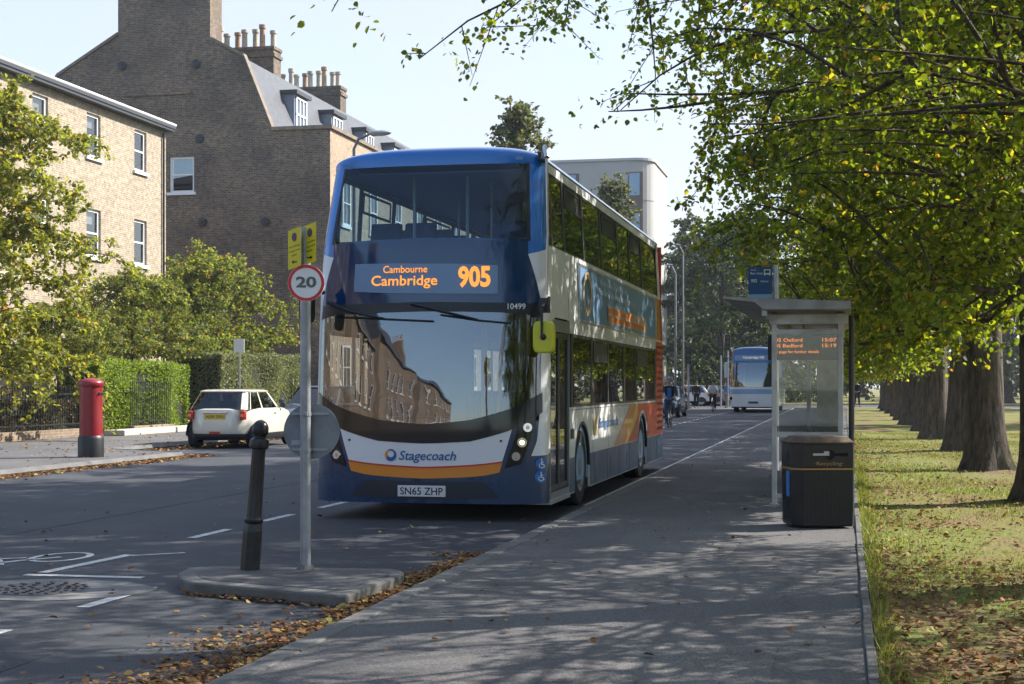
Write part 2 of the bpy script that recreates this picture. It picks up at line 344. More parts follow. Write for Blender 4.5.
# verge with uneven turf
m = MB(); xs = [PX+.06+i*.35 for i in range(30)]+[14, 20, 40, 90, 300]; ys = [-30+j*.5 for j in range(200)]+[75, 85, 99]
hr = np.random.RandomState(3).uniform(-.02, .02, (len(ys), len(xs)))
m.grid([[(x, y, .085+(hr[j,i] if i > 0 else 0)) for i, x in enumerate(xs)] for j, y in enumerate(ys)])
struct(m.build('grass_verge', M_GRASS, smooth='all'))
sheet('park_lawn', -40, 300, 118, 700, .02, M_GRASS)
# far pavement, with a parking bay from y = 29.5
m = MB(); m.prism([(FX-.12,-60),(FX-.12,29.2),(FX-.6,29.8),(-15.8,30.4),(-15.95,31),(-15.95,99),(BX,99),(BX,-60)][::-1], -.02, .1)
struct(m.build('far_pavement', M_PAVE))
m = MB(); 
for (a, b) in (((FX,-60),(FX,29.2)), ((FX,29.2),(-15.75,30.4)), ((-15.83,30.4),(-15.83,99))):
    m.tube([(a[0]-.06,a[1],.04),(b[0]-.06,b[1],.04)], .072, 4)
struct(m.build('far_kerb', M_KERB))
sheet('front_gardens', -60, BX, -60, 99, .09, M_SOIL)
# painted markings
m = MB(); z = .004
def stripe(x0, y0, x1, y1, wd):
    d = Vector((x1-x0, y1-y0)); n = Vector((-d.y, d.x)).normalized()*wd/2
    m.add([(x0+n.x,y0+n.y,z),(x0-n.x,y0-n.y,z),(x1-n.x,y1-n.y,z),(x1+n.x,y1+n.y,z)], [(0,1,2,3)])
for k in range(40):
    y0 = 13.75+k*1.86
    stripe(-6.28, y0, -6.28, y0+.92, .10)
for (px0,y0,y1) in ((-5.04,7.3,8.35),(-5.04,9.3,10.35)): stripe(px0, y0, px0, y1, .10)
def g2(px, py, h=1.51):
    d = 1500*h/(py-385); u = (px-512)/1500*d; c, s = math.cos(YAW), math.sin(YAW)
    return (u*c-d*s, u*s+d*c)
def st_px(a, b, wd): stripe(*g2(*a), *g2(*b), wd)
st_px((42,573),(130,555),.10); st_px((25,575),(143,578),.10); st_px((130,556),(185,553),.06)
stripe(-3.14, 18.5, -3.14, 99, .11)
stripe(-12.9+.0, 36, -12.9, 36.1, .1)
for yy in (97.5,): stripe(-12.5, yy, -3.4, yy, .3)
# cycle symbol
def ring(cx, cy, rx, ry, wd, n=20):
    for i in range(n):
        a, b = 2*math.pi*i/n, 2*math.pi*(i+1)/n
        stripe(cx+rx*math.cos(a), cy+ry*math.sin(a), cx+rx*math.cos(b), cy+ry*math.sin(b), wd)
bx, by = g2(40, 563)
bx -= .35
for q in (-.42, .42): ring(bx+q*.5+.1, by+q*1.0, .22, .34, .06)
stripe(bx-.11, by-.42, bx+.1, by+.1, .06); stripe(bx+.1, by+.1, bx+.31, by+.42, .06); stripe(bx-.2, by+.25, bx+.1, by-.2, .06)
stripe(bx-.3, by+.1, bx+.05, by+.3, .06); stripe(bx-.3, by-.5, bx-.15, by-.1, .06)
struct(m.build('road_markings', M_LINE, fix=False))
# manhole cover in its worn concrete collar
mx_, my_ = g2(42, 590)
cv = empty('manhole_cover', (mx_, my_, 0), .1, 'round cast iron manhole cover in a worn grey patch of the road', 'manhole cover')
m = MB(); m.prism([(.72*math.cos(a)*1.15+.03*math.sin(5*a), .56*math.sin(a)+.03*math.cos(7*a)) for a in [i*2*math.pi/28 for i in range(28)]], -.01, .006); m.build('concrete_collar', pbr('collar_concrete', (.17,.165,.16), .9, var=.3, vs=5, bump=.5), cv)
m = MB(); m.rev([(.01,.006),(.01,.014),(.33,.014),(.345,.008)], n=32)
for rr in (.07,.13,.19,.25,.31):
    n = int(rr*60)
    for k in range(n):
        a = 2*math.pi*k/n; c, s = math.cos(a)*rr, math.sin(a)*rr; m.box(c-.013, c+.013, s-.013, s+.013, .013, .022)
m.build('lid', pbr('cast_iron', (.09,.085,.08), .55, .6, var=.3, vs=12), cv)

# traffic island
isl = [g2(px_, py_, 1.395) for px_, py_ in ((190,578.5),(336,591),(348,590.5),(357,587),(402,572),(404,568),(392,565.5),(212,563),(188,564.5),(178,569),(180,574.5))]
m = MB(); m.prism(isl, -.01, .092); struct(m.build('traffic_island', M_KERB, bevel=.02))
cx = sum(p[0] for p in isl)/len(isl); cy = sum(p[1] for p in isl)/len(isl)
m = MB(); m.prism([((x-cx)*.86+cx+.03, (y-cy)*.76+cy) for x, y in isl], .0, .096); struct(m.build('island_surface', M_PAVE))
# ------------------------------------------------------------ curved vehicle fronts
def sstep(x): x = max(0, min(1, x)); return x*x*(3-2*x)
class Front:
    def __init__(s, org, W, Rr, n, prof, ys): s.org, s.W, s.R, s.n, s.prof, s.ys = org, W, Rr, n, prof, ys
    def base(s, p, z):
        W, pr = s.W(z), s.prof(z)
        if abs(p) <= 1:
            a = p*math.pi/2; q = 2/s.n
            return Vector((math.copysign(W*abs(math.sin(a))**q, p), s.R*(1-max(0, math.cos(a))**q)+pr, z))
        return Vector((math.copysign(W, p), s.R+pr+(abs(p)-1)*(s.ys(z)-s.R-pr), z))
    def pt(s, p, z, off=0):
        b = s.base(p, z)
        if off:
            e = .02; t = s.base(min(2, p+e), z)-s.base(max(-2, p-e), z); u = s.base(p, z+e)-s.base(p, z-e)
            n = t.cross(u)
            if n.length > 1e-9: b = b+n.normalized()*off
        return b
    def e2p(s, e): return math.copysign(math.asin(min(1, abs(e))**(s.n/2))/(math.pi/2), e) if abs(e) <= 1 else e
    def inv(s, px, py):                 # where a line of sight of the photo meets this front: used to measure the livery
        p, z = 0., 1.51+(385-py)/88.
        best = None
        for rng, k in ((1., 36), (.1, 10), (.012, 10), (.0015, 6)):
            c = best[1:] if best else (0., z)
            best = None
            for i in range(-k, k+1):
                for j in range(-k, k+1):
                    pp = c[0]+rng*i/k; zz = c[1]+rng*j/k*.5
                    q = s.base(pp, zz)+Vector(s.org); x, y = pix(q)
                    dd = (x-px)**2+(y-py)**2
                    if best is None or dd < best[0]: best = (dd, pp, zz)
        return best[1], best[2]
    def patch(s, A, B, off=0, nu=24, nv=10, name='panel', mat=None, parent=None, mb=None):
        """A, B: polylines of (p, z), same number of points; fills between them"""
        def samp(P, t):
            k = t*(len(P)-1); i = min(int(k), len(P)-2); f = k-i
            return P[i][0]+(P[i+1][0]-P[i][0])*f, P[i][1]+(P[i+1][1]-P[i][1])*f
        m = mb or MB(); rows = []
        for j in range(nv+1):
            v = j/nv; r = []
            for i in range(nu+1):
                a, b = samp(A, i/nu), samp(B, i/nu)
                r.append(s.pt(a[0]+(b[0]-a[0])*v, a[1]+(b[1]-a[1])*v, off))
            rows.append(r)
        m.grid(rows)
        if mb: return mb
        return m.build(name, mat, parent, smooth='all', fix=False)
    def wrap(s, geo, x0, z0, off, mb):
        vs, fs = geo; W = s.W(z0)
        b = len(mb.v); pts = [s.pt(s.e2p((x+x0)/W), z+z0, off) for x, z in vs]
        return mb.add(pts, fs)
def pix(q):
    c, s = math.cos(YAW), math.sin(YAW); u = q[0]*c+q[1]*s; d = -q[0]*s+q[1]*c
    return 512+1500*u/d, 385-1500*(q[2]-1.51)/d
def mir(P): return [(-p, z) for p, z in reversed(P)]+P[1:] if abs(P[0][0]) < .02 else [(-p, z) for p, z in reversed(P)]+P

NAVY = pbr('navy_paint', (.006,.038,.105), .22, coat=.6, dirt=((.05,.05,.055), .25, 1.5))
BLUE = pbr('blue_paint', (.004,.15,.50), .2, coat=.8)
BWHITE = pbr('bus_white_paint', (.76,.77,.79), .3, coat=.2, dirt=((.4,.4,.38), .18, 1.2))
ORANGE = pbr('orange_paint', (.74,.25,.02), .3, coat=.4)
RED = pbr('red_paint', (.55,.03,.02), .3, coat=.4)
AMBER = pbr('amber_display', (1.,.33,.05), .5, emit=.55)
LEDBACK = pbr('display_panel', (.15,.25,.40), .3)
NAVYGLASS = pbr('navy_glass', (.004,.032,.10), .06, coat=.3)
B_SCREEN = glass('windscreen_glass', (.55,.62,.68), 1., ior=2.4, wave=.07)
B_UPPER = glass('upper_windscreen_glass', (.55,.80,1.0), 1., ior=1.55)
B_SIDE = glass('tinted_side_glass', (.80,.82,.80), 1., ior=1.8)
DGREY = pbr('dark_grey_trim', (.045,.048,.052), .4)
CHROME = pbr('chrome', (.75,.76,.78), .12, 1.)
LAMP = glass('lamp_glass', (.9,.9,.9), 1.)
SEATB = pbr('seat_fabric', (.015,.04,.11), .9, var=.4, vs=12)
FLOORM = pbr('bus_floor', (.08,.085,.1), .7)
POLE = pbr('orange_handrail', (.75,.26,.03), .35)

BX0, BY0, BW, BL = -4.545, 16.0, 1.335, 11.1
bus = empty('double_decker_bus', (BX0, BY0, 0), 0, 'blue and white double decker bus with orange stripe showing route 905 at the kerb', 'bus')
def bW(z): return BW-.085*sstep((z-2.3)/1.8)
def bprof(z):
    if z < 1: return 0.02*(1-min(1, z/.5))**2
    if z < 2.4: return .10*((z-1)/1.4)**1.4
    if z < 3.1: return .10+.05*(z-2.4)/.7
    return .15+.26*((z-3.1)/.9)**1.3
F = Front((BX0, BY0, 0), bW, .33, 2.7, bprof, lambda z: .46 if z < 2.28 else .80)
fi = F.inv
def P(*pts): return [fi(*q) for q in pts]
def FP(name, mat, top, bot, off, mirror='span', nu=32, nv=8):
    """top/bottom polylines in photo pixels on the near half; 'span' = one patch across both halves, 'both' = a patch on each side"""
    A = [q if isinstance(q, tuple) and len(q) == 3 else None for q in top]
    def conv(L): return [(q[1], q[2]) if q[0] == 'pz' else fi(*q) for q in L]
    a, b = conv(top), conv(bot)
    if mirror == 'span':
        a[0] = (0, a[0][1]); b[0] = (0, b[0][1]); return F.patch(mir(a), mir(b), off, nu*2, nv, name, mat, bus)
    F.patch(a, b, off, nu, nv, name, mat, bus); return F.patch([(-p, z) for p, z in a], [(-p, z) for p, z in b], off, nu, nv, name, mat, bus)
SK, WH = .20, .76
# body under the glass
o = F.patch([(p, 1.12) for p in (-2,-1,0,1,2)], [(p, SK) for p in (-2,-1,0,1,2)], 0, 80, 12, 'lower_body', NAVY, bus)
o = FP('white_front_panel', BWHITE, [(423,442.5),(470,440.5),(495,435),(512,429)], [(423,468),(470,466),(486,464.5),(502,462)], .006)
o = FP('orange_band', ORANGE, [(423,468),(470,466),(486,464.5),(502.5,462.5)], [(423,478.5),(470,477),(485,475.5),(499.5,472.5)], .007)
o = FP('red_pinstripe', RED, [(423,466.6),(470,464.8),(486,463.4),(502.5,461.2)], [(423,468.4),(470,466.5),(486,465),(502.5,462.9)], .010, nv=2)
o = FP('windscreen_rim', M_BLKGLOSS, [(423,424),(470,420),(512,408),(532,398),(542,392)], [(423,443.5),(470,441.5),(508,431),(529,421),(542,412)], .010)
ws = FP('windscreen', B_SCREEN, [(423,310),(480,310.5),(515,311.5),(532,313),(540.5,317)], [(423,426),(470,422),(512,410),(531,400),(541.5,394)], .004, nv=18, nu=40)
o = FP('wiper_panel', M_BLACK, [(423,302),(480,302.5),(520,303),(540,304)], [(423,311.5),(480,312),(520,313),(541,318)], .009, nv=3)
o = FP('navy_fascia', NAVYGLASS, [(423,238),(480,238),(515,239),(531,241)], [(423,303),(480,303.5),(520,304),(541,306)], .004, nv=10)
up = FP('upper_windscreen', B_UPPER, [(423,152.5),(480,153),(512,154.5),(528.5,158)], [(423,239),(480,239.5),(512,240),(529,241)], .004, nv=16, nu=40)
o = FP('upper_screen_seal', M_BLACK, [(526.5,157),(526.6,180),(526.7,210),(527,241)], [(529.5,157),(529.5,180),(529.8,210),(530.5,241)], .010, 'both', nv=2)
o = FP('blue_pillar', BLUE, [(528.5,156.5),(528.5,180),(528.5,220),(528,254)], [('pz',1.25,4.02),('pz',1.2,3.75),('pz',1.2,3.35),('pz',1.2,3.08)], .007, 'both', nv=14)
o = FP('white_pillar', BWHITE, [(528,254),(535,276),(540.5,300),(541,340),(540.5,400),(537,440),(531,456)], [('pz',1.2,3.08),('pz',1.3,2.8),('pz',1.9,2.5),('pz',1.9,2.0),('pz',1.9,1.4),('pz',1.9,1.0),('pz',1.9,.76)], .006, 'both', nv=12)
# dark corner glass that runs back to the first upper window
for sg in (1, -1):
    F.patch([(sg*1.2, 3.95), (sg*2, 3.95)], [(sg*1.2, 3.07), (sg*2, 3.07)], .004, 4, 6, 'corner_glass', B_SIDE, bus)
    F.patch([(sg*1.0, 3.09), (sg*2, 3.09)], [(sg*1.0, 2.26), (sg*2, 2.26)], .0, 8, 6, 'corner_panel', BWHITE, bus)
# roof
m = MB(); rows = []; NU = 48
Wt = bW(4.0)
for j in range(15):
    v = j/14 if j < 15 else 1
    r = []
    for i in range(NU+1):
        p = -1+2*i/NU; b = F.pt(p, 4.0, .008); u = b.x/Wt
        back = v*v*.5; g = math.sqrt(max(0, 1-(1-v)**2)); h = max(0, 1-abs(u)**3.2)**.5
        r.append((b.x*(1-.0*v), b.y+(.95-b.y)*v**1.7, 4.0+.05*min(1,v*6)+.20*h*g))
    rows.append(r)
r = [(x, BL-.12, z) for x, y, z in rows[-1]]; rows.append(r)
rows.append([(x*.97, BL, 3.97) for x, y, z in r])
m.grid(rows); m.build('roof', BLUE, bus, smooth='all', fix=False)
m = MB()
for sg in (1, -1):
    m.grid([[(sg*(Wt+.005), y, 4.03) for y in (.7, 2, 5, BL-.15)], [(sg*(bW(3.93)+.006), y, 3.93) for y in (.78, 2, 5, BL-.05)]])
    m.grid([[(sg*(Wt-.06), y, 4.085) for y in (.7, 2, 5, BL-.15)], [(sg*(Wt+.005), y, 4.03) for y in (.7, 2, 5, BL-.15)]])
m.build('roof_edge_trim', BWHITE, bus, fix=False)
for sx in (-.98, .98):
    m = MB()
    q = F.pt(F.e2p(sx/bW(4.0)), 4.02, .01); m.box(q.x-.05, q.x+.05, q.y-.02, q.y+.03, 4.04, 4.08); m.build('marker_lamp', LAMP, bus)
# side walls -------------------------------------------------------------
WF, WR, WRAD = 2.6, 8.35, .49
def arch(cy, r, n=14): return [(cy+r*math.cos(math.pi*k/n), .48+r*math.sin(math.pi*k/n)*1.0) for k in range(n+1)]
def side_poly(y0, y1, z0, z1, arches=()):
    pts = [(y0, z0)]
    for c in arches: pts += [(c-.57, z0)]+list(reversed(arch(c, .57)))+[(c+.57, z0)]
    return pts+[(y1, z0), (y1, z1), (y0, z1)]
for sg, nm in ((1, 'nearside_wall'), (-1, 'offside_wall')):
    m = MB(); y0 = 1.68 if sg > 0 else .46
    a, b = sorted((sg*BW, sg*(BW-.03)))
    m.prism(side_poly(y0, BL, SK, 1.24, (WF, WR)), a, b, 'yz'); m.prism([(y0, 2.13), (BL, 2.13), (BL, 2.30), (y0, 2.30)], a, b, 'yz')
    ys = [(.80, 3.08)]
    wall = m.build(nm, BWHITE, bus)
    m = MB(); a, b = sorted((sg*(BW-.001), sg*(BW-.035)))
    m.grid([[(sg*bW(z)+0, y, z) for y in (.80, BL)] for z in (2.28, 2.5, 2.8, 3.09)])
    m.build('between_decks_panel', BWHITE, bus, fix=False)
    # navy skirt, 3 mm proud
    m = MB(); a, b = sorted((sg*(BW+.001), sg*(BW+.005)))
    pts = [(y0, SK+.01)]
    for c in (WF, WR): pts += [(c-.575, SK+.01)]+[q for q in reversed(arch(c, .575)) if q[1] < .66]+[] if False else []
    segs = [(y0, WF-.575), (WF+.575, WR-.575), (WR+.575, BL)]
    for s0, s1 in segs:
        if s1 > s0: m.prism([(s0, SK+.01), (s1, SK+.01), (s1, .63), (s0, .63)], a, b, 'yz')
    m.build('skirt_panel', pbr('skirt_blue', (.05,.10,.19), .35, coat=.3, dirt=((.2,.2,.2), .5, 1.5)), bus)
# nearside door: two glazed leaves
XW = BW+.0
m = MB()
m.box(BW-.06, BW-.005, .47, 1.68, .2, .30)
m.box(BW-.05, BW+.004, .46, .50, .30, 2.26); m.box(BW-.05, BW+.004, 1.64, 1.68, .30, 2.26); m.box(BW-.05, BW+.004, .50, 1.64, 2.12, 2.26)
m.build('door_frame', pbr('door_trim', (.3,.31,.32), .35, .5), bus)
for k, (a, b) in enumerate(((.505, 1.065), (1.075, 1.635))):
    m = MB(); 
    m.box(BW-.045, BW-.012, a, a+.045, .31, 2.11); m.box(BW-.045, BW-.012, b-.045, b, .31, 2.11)
    m.box(BW-.045, BW-.012, a+.045, b-.045, .31, .37); m.box(BW-.045, BW-.012, a+.045, b-.045, 2.05, 2.11)
    d = m.build('door', DGREY, bus)
    m = MB(); m.box(BW-.034, BW-.026, a+.045, b-.045, .37, 2.05); m.build('door_glass', glass('door_glass', (.5,.52,.48), 1., ior=2.8), d)
    m = MB(); m.tube([(BW-.06, a+.12, .8), (BW-.06, a+.12, 1.5)], .015, 6); m.build('grab_rail', POLE, d)
m = MB(); m.box(BW-.3, BW+.012, .47, 1.68, .17, .22); m.build('door_step', M_ALU, bus)
# windows
LOWW = [(1.93,3.29),(3.4,4.7),(4.78,6.22),(6.3,7.55),(7.63,8.88),(8.95,9.95)]
UPW = [(.86,1.55),(1.66,2.92),(3.03,4.38),(4.5,5.95),(6.06,7.22),(7.33,8.62),(8.73,10.6)]
def winrow(rows, z0, z1, hop, sg, zf):
    m = MB(); edges = []
    fr = [( -1e9)]
    ys = [rows[0][0]-.10]+[v for r in rows for v in r]+[rows[-1][1]+.12]
    W0, W1 = bW(z0), bW(z1)
    def quad(mm, a, b, lo, hi, off, th=.02):
        w0, w1 = bW(lo)+off, bW(hi)+off
        vs = []
        for dx in (0, -th):
            vs += [(sg*(w0+dx), a, lo), (sg*(w0+dx), b, lo), (sg*(w1+dx), b, hi), (sg*(w1+dx), a, hi)]
        mm.add(vs, [(0,1,2,3),(7,6,5,4),(0,4,5,1),(1,5,6,2),(2,6,7,3),(3,7,4,0)])
    for i in range(0, len(ys), 2): quad(m, ys[i], ys[i+1], z0-.03, z1+.03, -.002)
    quad(m, ys[0], ys[-1], z0-.035, z0+.02, -.0035); quad(m, ys[0], ys[-1], z1-.02, z1+.035, -.0035)
    m.build('window_surround', DGREY, bus)
    for k, (a, b) in enumerate(rows):
        g = MB(); quad(g, a, b, z0+.02, z1-.02, -.008, .006); gl = g.build('window', B_SIDE, bus)
        if k in hop:
            h = MB(); zz = z1-.30
            quad(h, a+.06, b-.06, zz, zz+.03, .006, .012); quad(h, a+.06, b-.06, z1-.07, z1-.04, .006, .012)
            quad(h, a+.06, a+.09, zz+.03, z1-.07, .006, .012); quad(h, b-.09, b-.06, zz+.03, z1-.07, .006, .012)
            if sg > 0: quad(h, a+.09, b-.09, zz+.03, z1-.07, .0, .004)
            h.build('hopper_vent', M_BLACK, gl)
for sg in (1, -1):
    winrow(LOWW if sg > 0 else [(.6,1.8)]+LOWW, 1.25, 2.11, (1, 4), sg, 0)
    winrow(UPW, 3.09, 3.93, (1, 3, 5), sg, 0)
# panel joints and access flaps
m = MB()
for y in (3.5, 4.6, 5.7, 6.8, 9.3, 10.2): m.box(BW+.0055, BW+.0068, y, y+.008, SK+.02, .62)
for y in (3.4, 4.75, 6.26, 7.58, 9.3): m.box(BW+.0002, BW+.0012, y, y+.006, .63, 1.2)
for y in (1.62, 2.98, 4.44, 6.0, 7.27, 8.67): m.box(bW(2.4)-.002, bW(2.4)+.0008, y, y+.006, 2.3, 2.62)
m.box(BW+.0002, BW+.0012, 1.7, 10.1, 1.205, 1.212)
m.build('panel_joint', M_BLACK, bus)
for (a, b, c, d) in ((1.75, 1.95, .86, .98), (6.5, 6.72, .30, .50), (4.9, 5.25, .28, .52)):
    m = MB(); m.box(BW+.005, BW+.009, a, b, c, d); m.build('access_flap', M_BLACK if c > .8 else MATS['skirt_blue'], bus, bevel=.002)
# rear
m = MB(); m.box(-BW+.02, BW-.02, BL-.03, BL, SK, 4.0); m.build('rear_wall', RED, bus)
m = MB()
for sg in (1, -1):
    m.grid([[(sg*(bW(z)-.004), y, z) for y in (10.08 if z < 2.6 else 10.72, BL)] for z in (1.24, 2.13)])
    m.grid([[(sg*(bW(z)-.004), y, z) for y in (10.72, BL)] for z in (3.05, 3.95)])
m.build('rear_quarter_panel', BWHITE, bus, fix=False)
# livery on the sides: swoosh and rear colours, raised vinyl
def vinyl(name, mat, polys, off=.007):
    m = MB()
    for pl in polys:
        for sg in (1,):
            m.add([(sg*(bW(z)+off), y, z) for y, z in pl], [tuple(range(len(pl)))])
    return m.build(name, mat, bus, fix=False)
sw_or = [(5.35,.66),(6.1,.9),(6.7,1.2),(7.5,1.2),(7.2,.95),(6.9,.66)]
vinyl('orange_swoosh', ORANGE, [[(5.2,.64),(6.3,.64),(6.9,.85),(7.6,1.22),(6.9,1.22),(6.1,.92)]])
vinyl('yellow_swoosh', pbr('yellow_vinyl', (.75,.42,.04), .3), [[(6.3,.64),(6.6,.64),(7.3,.85),(7.75,1.05),(7.75,1.22),(7.6,1.22),(6.9,.85)]], .0075)
vinyl('red_rear_vinyl', pbr('red_vinyl', (.62,.06,.03), .35, var=.3, vs=6), [[(6.62,.64),(7.72,.64),(7.76,.8),(7.9,.98),(8.1,1.08),(8.35,1.11),(8.6,1.08),(8.8,.98),(8.95,.8),(8.98,.64),(11.08,.64),(11.08,1.21),(7.78,1.21),(7.76,1.05),(7.3,.82)],
    [(10.1,1.21),(11.08,1.21),(11.08,2.27),(10.1,2.27)]], .009)
vinyl('orange_rear_vinyl', ORANGE, [[(10.25,2.3),(10.8,2.3),(10.8,3.04),(10.25,3.04)]], .006)
vinyl('maroon_rear_vinyl', pbr('maroon_vinyl', (.35,.03,.03), .35), [[(10.8,2.3),(11.08,2.3),(11.08,3.04),(10.8,3.04)]], .006)
m = MB()
for i in range(14):
    for j in range(6):
        zz = .72+i*.11; yy = 10.2+j*.15; m.add([(BW+.0125, yy, zz), (BW+.0125, yy+.09, zz), (BW+.0125, yy+.09, zz+.05), (BW+.0125, yy, zz+.05)], [(0,1,2,3)])
m.build('engine_grille', M_BLACK, bus, fix=False)
# advert panel between the decks
AY0, AY1 = 2.35, 10.1
m = MB(); m.add([(bW(z)+.012, y, z) for y, z in ((AY0,2.33),(AY1,2.33),(AY1,3.0),(AY0,3.0))], [(0,1,2,3)]); ad = m.build('advert_panel', pbr('advert_blue', (.17,.29,.48), .3, var=.12, vs=1.5), bus, fix=False)
m = MB(); 
for (a,b,c,d) in ((AY0-.03,AY1+.03,2.30,2.33),(AY0-.03,AY1+.03,3.0,3.03),(AY0-.03,AY0,2.33,3.0),(AY1,AY1+.03,2.33,3.0)): m.box(bW(c)+.001, bW(c)+.016, a, b, c, d)
m.build('advert_frame', M_ALU, ad)
m = MB()
for k in range(24):
    a, b = 2*math.pi*k/24, 2*math.pi*(k+1)/24
    f = lambda r, t: (bW(2.66)+.018, 2.95+r*1.15*math.cos(t), 2.665+r*math.sin(t)*1.0)
    m.add([f(.29,a), f(.29,b), f(.21,b), f(.21,a)], [(0,1,2,3)])
m.build('advert_ring', pbr('advert_cream', (.7,.5,.3), .4), ad, fix=False)
m = MB(); rr = random.Random(2)
for (zz, y0, y1, h) in ((2.86,4.0,6.6,.07),(2.72,4.0,7.4,.07)):
    y = y0
    while y < y1:
        wd = rr.uniform(.12, .3); m.add([(bW(zz)+.018, y, zz), (bW(zz)+.018, y+wd*.8, zz), (bW(zz)+.018, y+wd*.8, zz+h), (bW(zz)+.018, y, zz+h)], [(0,1,2,3)]); y += wd
m.build('advert_lines', pbr('advert_pale', (.38,.48,.6), .4), ad, fix=False)
m = MB(); m.add([(bW(2.45)+.017, y, z) for y, z in ((4.6,2.37),(8.7,2.37),(8.7,2.61),(4.6,2.61))], [(0,1,2,3)]); m.build('advert_band', pbr('advert_peach', (.5,.36,.28), .4), ad, fix=False)
m = MB()
for (zz, y0, y1, h) in ((2.51,4.7,7.0,.07),(2.40,4.7,8.4,.07)):
    y = y0
    while y < y1:
        wd = rr.uniform(.14, .34); m.add([(bW(zz)+.021, y, zz), (bW(zz)+.021, y+wd*.82, zz), (bW(zz)+.021, y+wd*.82, zz+h), (bW(zz)+.021, y, zz+h)], [(0,1,2,3)]); y += wd
m.build('advert_strapline', pbr('advert_orange', (.75,.22,.05), .4), ad, fix=False)
def side_text(body, y0, z0, w_, h_, mat, name, off=.01):
    vs, fs = text_fit(body, w_, h_, offset=.012); m = MB()
    m.add([(bW(z0)+off, y0+x, z0+z) for x, z in vs], fs); return m.build(name, mat, bus, fix=False)
TBLUE = pbr('logo_blue', (.01,.10,.30), .35)
side_text('Stagecoach', 4.75, .98, 1.75, .17, pbr('logo_blue_faded', (.06,.2,.5), .35), 'side_lettering')
def roundel(mb, put, r):
    for k in range(28):
        a, b = 2*math.pi*k/28, 2*math.pi*(k+1)/28
        ri = lambda t: r*(.52+.20*math.cos(t-R(30)))
        mb.mi = 0 if (R(-150) < ((a+math.pi) % (2*math.pi))-math.pi < R(100)) else 1
        mb.add([put(r*math.cos(a), r*math.sin(a)), put(r*math.cos(b), r*math.sin(b)), put(ri(b)*math.cos(b)-.15*r, ri(b)*math.sin(b)+.1*r), put(ri(a)*math.cos(a)-.15*r, ri(a)*math.sin(a)+.1*r)], [(0,1,2,3)])
m = MB(); roundel(m, lambda a, b: (BW+.01, 3.55+a, .98+b), .14); m.build('side_emblem', [pbr('emblem_yellow', (.75,.55,.15), .4), pbr('emblem_yellow', (.75,.55,.15), .4)], bus, fix=False)
# accessibility discs by the door, on the front corner
m = MB(); m2 = MB()
for (px_, py_) in ((541.2, 463.5), (540.6, 476.5)):
    pc, zc = fi(px_, py_); k_ = .02/max(1e-6, (F.base(pc+.02, zc)-F.base(pc, zc)).length)
    P_ = lambda dx, dz, o_=.018: F.pt(pc+dx*k_, zc+dz, o_)
    m.add([P_(.068*math.cos(a), .068*math.sin(a), .012) for a in [2*math.pi*k/24 for k in range(24)]], [tuple(range(24))])
    def bar(a, b, w_=.010):
        d = Vector((b[0]-a[0], b[1]-a[1])).normalized(); nx, nz = -d.y*w_/2, d.x*w_/2
        m2.add([P_(a[0]+nx, a[1]+nz), P_(a[0]-nx, a[1]-nz), P_(b[0]-nx, b[1]-nz), P_(b[0]+nx, b[1]+nz)], [(0,1,2,3)])
    bar((-.005,.035),(-.005,-.01), .013); bar((-.005,-.01),(.022,-.01)); bar((.022,-.01),(.034,-.038)); bar((-.005,.015),(.018,.012)); bar((-.012,.045),(.003,.045), .015)
    for k in range(10):
        a, b = R(120+k*24), R(144+k*24); bar((.03*math.cos(a)-.002, -.02+.026*math.sin(a)), (.03*math.cos(b)-.002, -.02+.026*math.sin(b)), .008)
dd = m.build('access_disc', pbr('access_blue', (.01,.16,.5), .4), bus, fix=False); m2.build('access_symbol', M_WHITE, dd, fix=False)
# front lettering
m = MB(); cxp = lambda px, py: (lambda q: F.base(q[0], q[1]))(fi(px, py))
q = cxp(427.5, 457); F.wrap(text_fit('Stagecoach', .655, .135, shear=.25, offset=.012), q.x, q.z, .013, m); m.build('front_lettering', TBLUE, bus, fix=False)
q = cxp(391, 455); m = MB(); roundel(m, lambda a, b: F.pt(F.e2p((q.x+a)/BW), q.z+b, .013), .068); m.build('front_emblem', [TBLUE, pbr('emblem_orange', (.7,.27,.06), .4)], bus, fix=False)
q0, q1 = cxp(355, 264), cxp(498, 294)
lay = []
o = F.patch([fi(356,264.5), fi(398,263.5), fi(455,264), fi(498,265.5)], [fi(354.5,292), fi(398,293.5), fi(455,294), fi(498,294)], .018, 30, 4, 'destination_display', LEDBACK, bus); disp = o
m = MB()
def led(body, px0, px1, py0, py1, **k):
    a, b = cxp(px0, py1), cxp(px1, py0)
    F.wrap(text_fit(body, b.x-a.x, b.z-a.z, **k), (a.x+b.x)/2, (a.z+b.z)/2, .026, m)
led('Cambourne', 384, 428, 265.5, 273.5, offset=.004); led('Cambridge', 372, 438, 275, 289.5, offset=.01); led('905', 458.5, 491, 266, 288, offset=.035)
m.build('route_text', AMBER, disp, fix=False)
m = MB()
for i in range(64):          # gaps between rows and columns of lamps
    pass
m = MB(); q = cxp(516.5, 306.5); F.wrap(text_fit('10499', .19, .065, offset=.01), q.x, q.z, .016, m); m.build('fleet_number', M_WHITE, bus, fix=False)
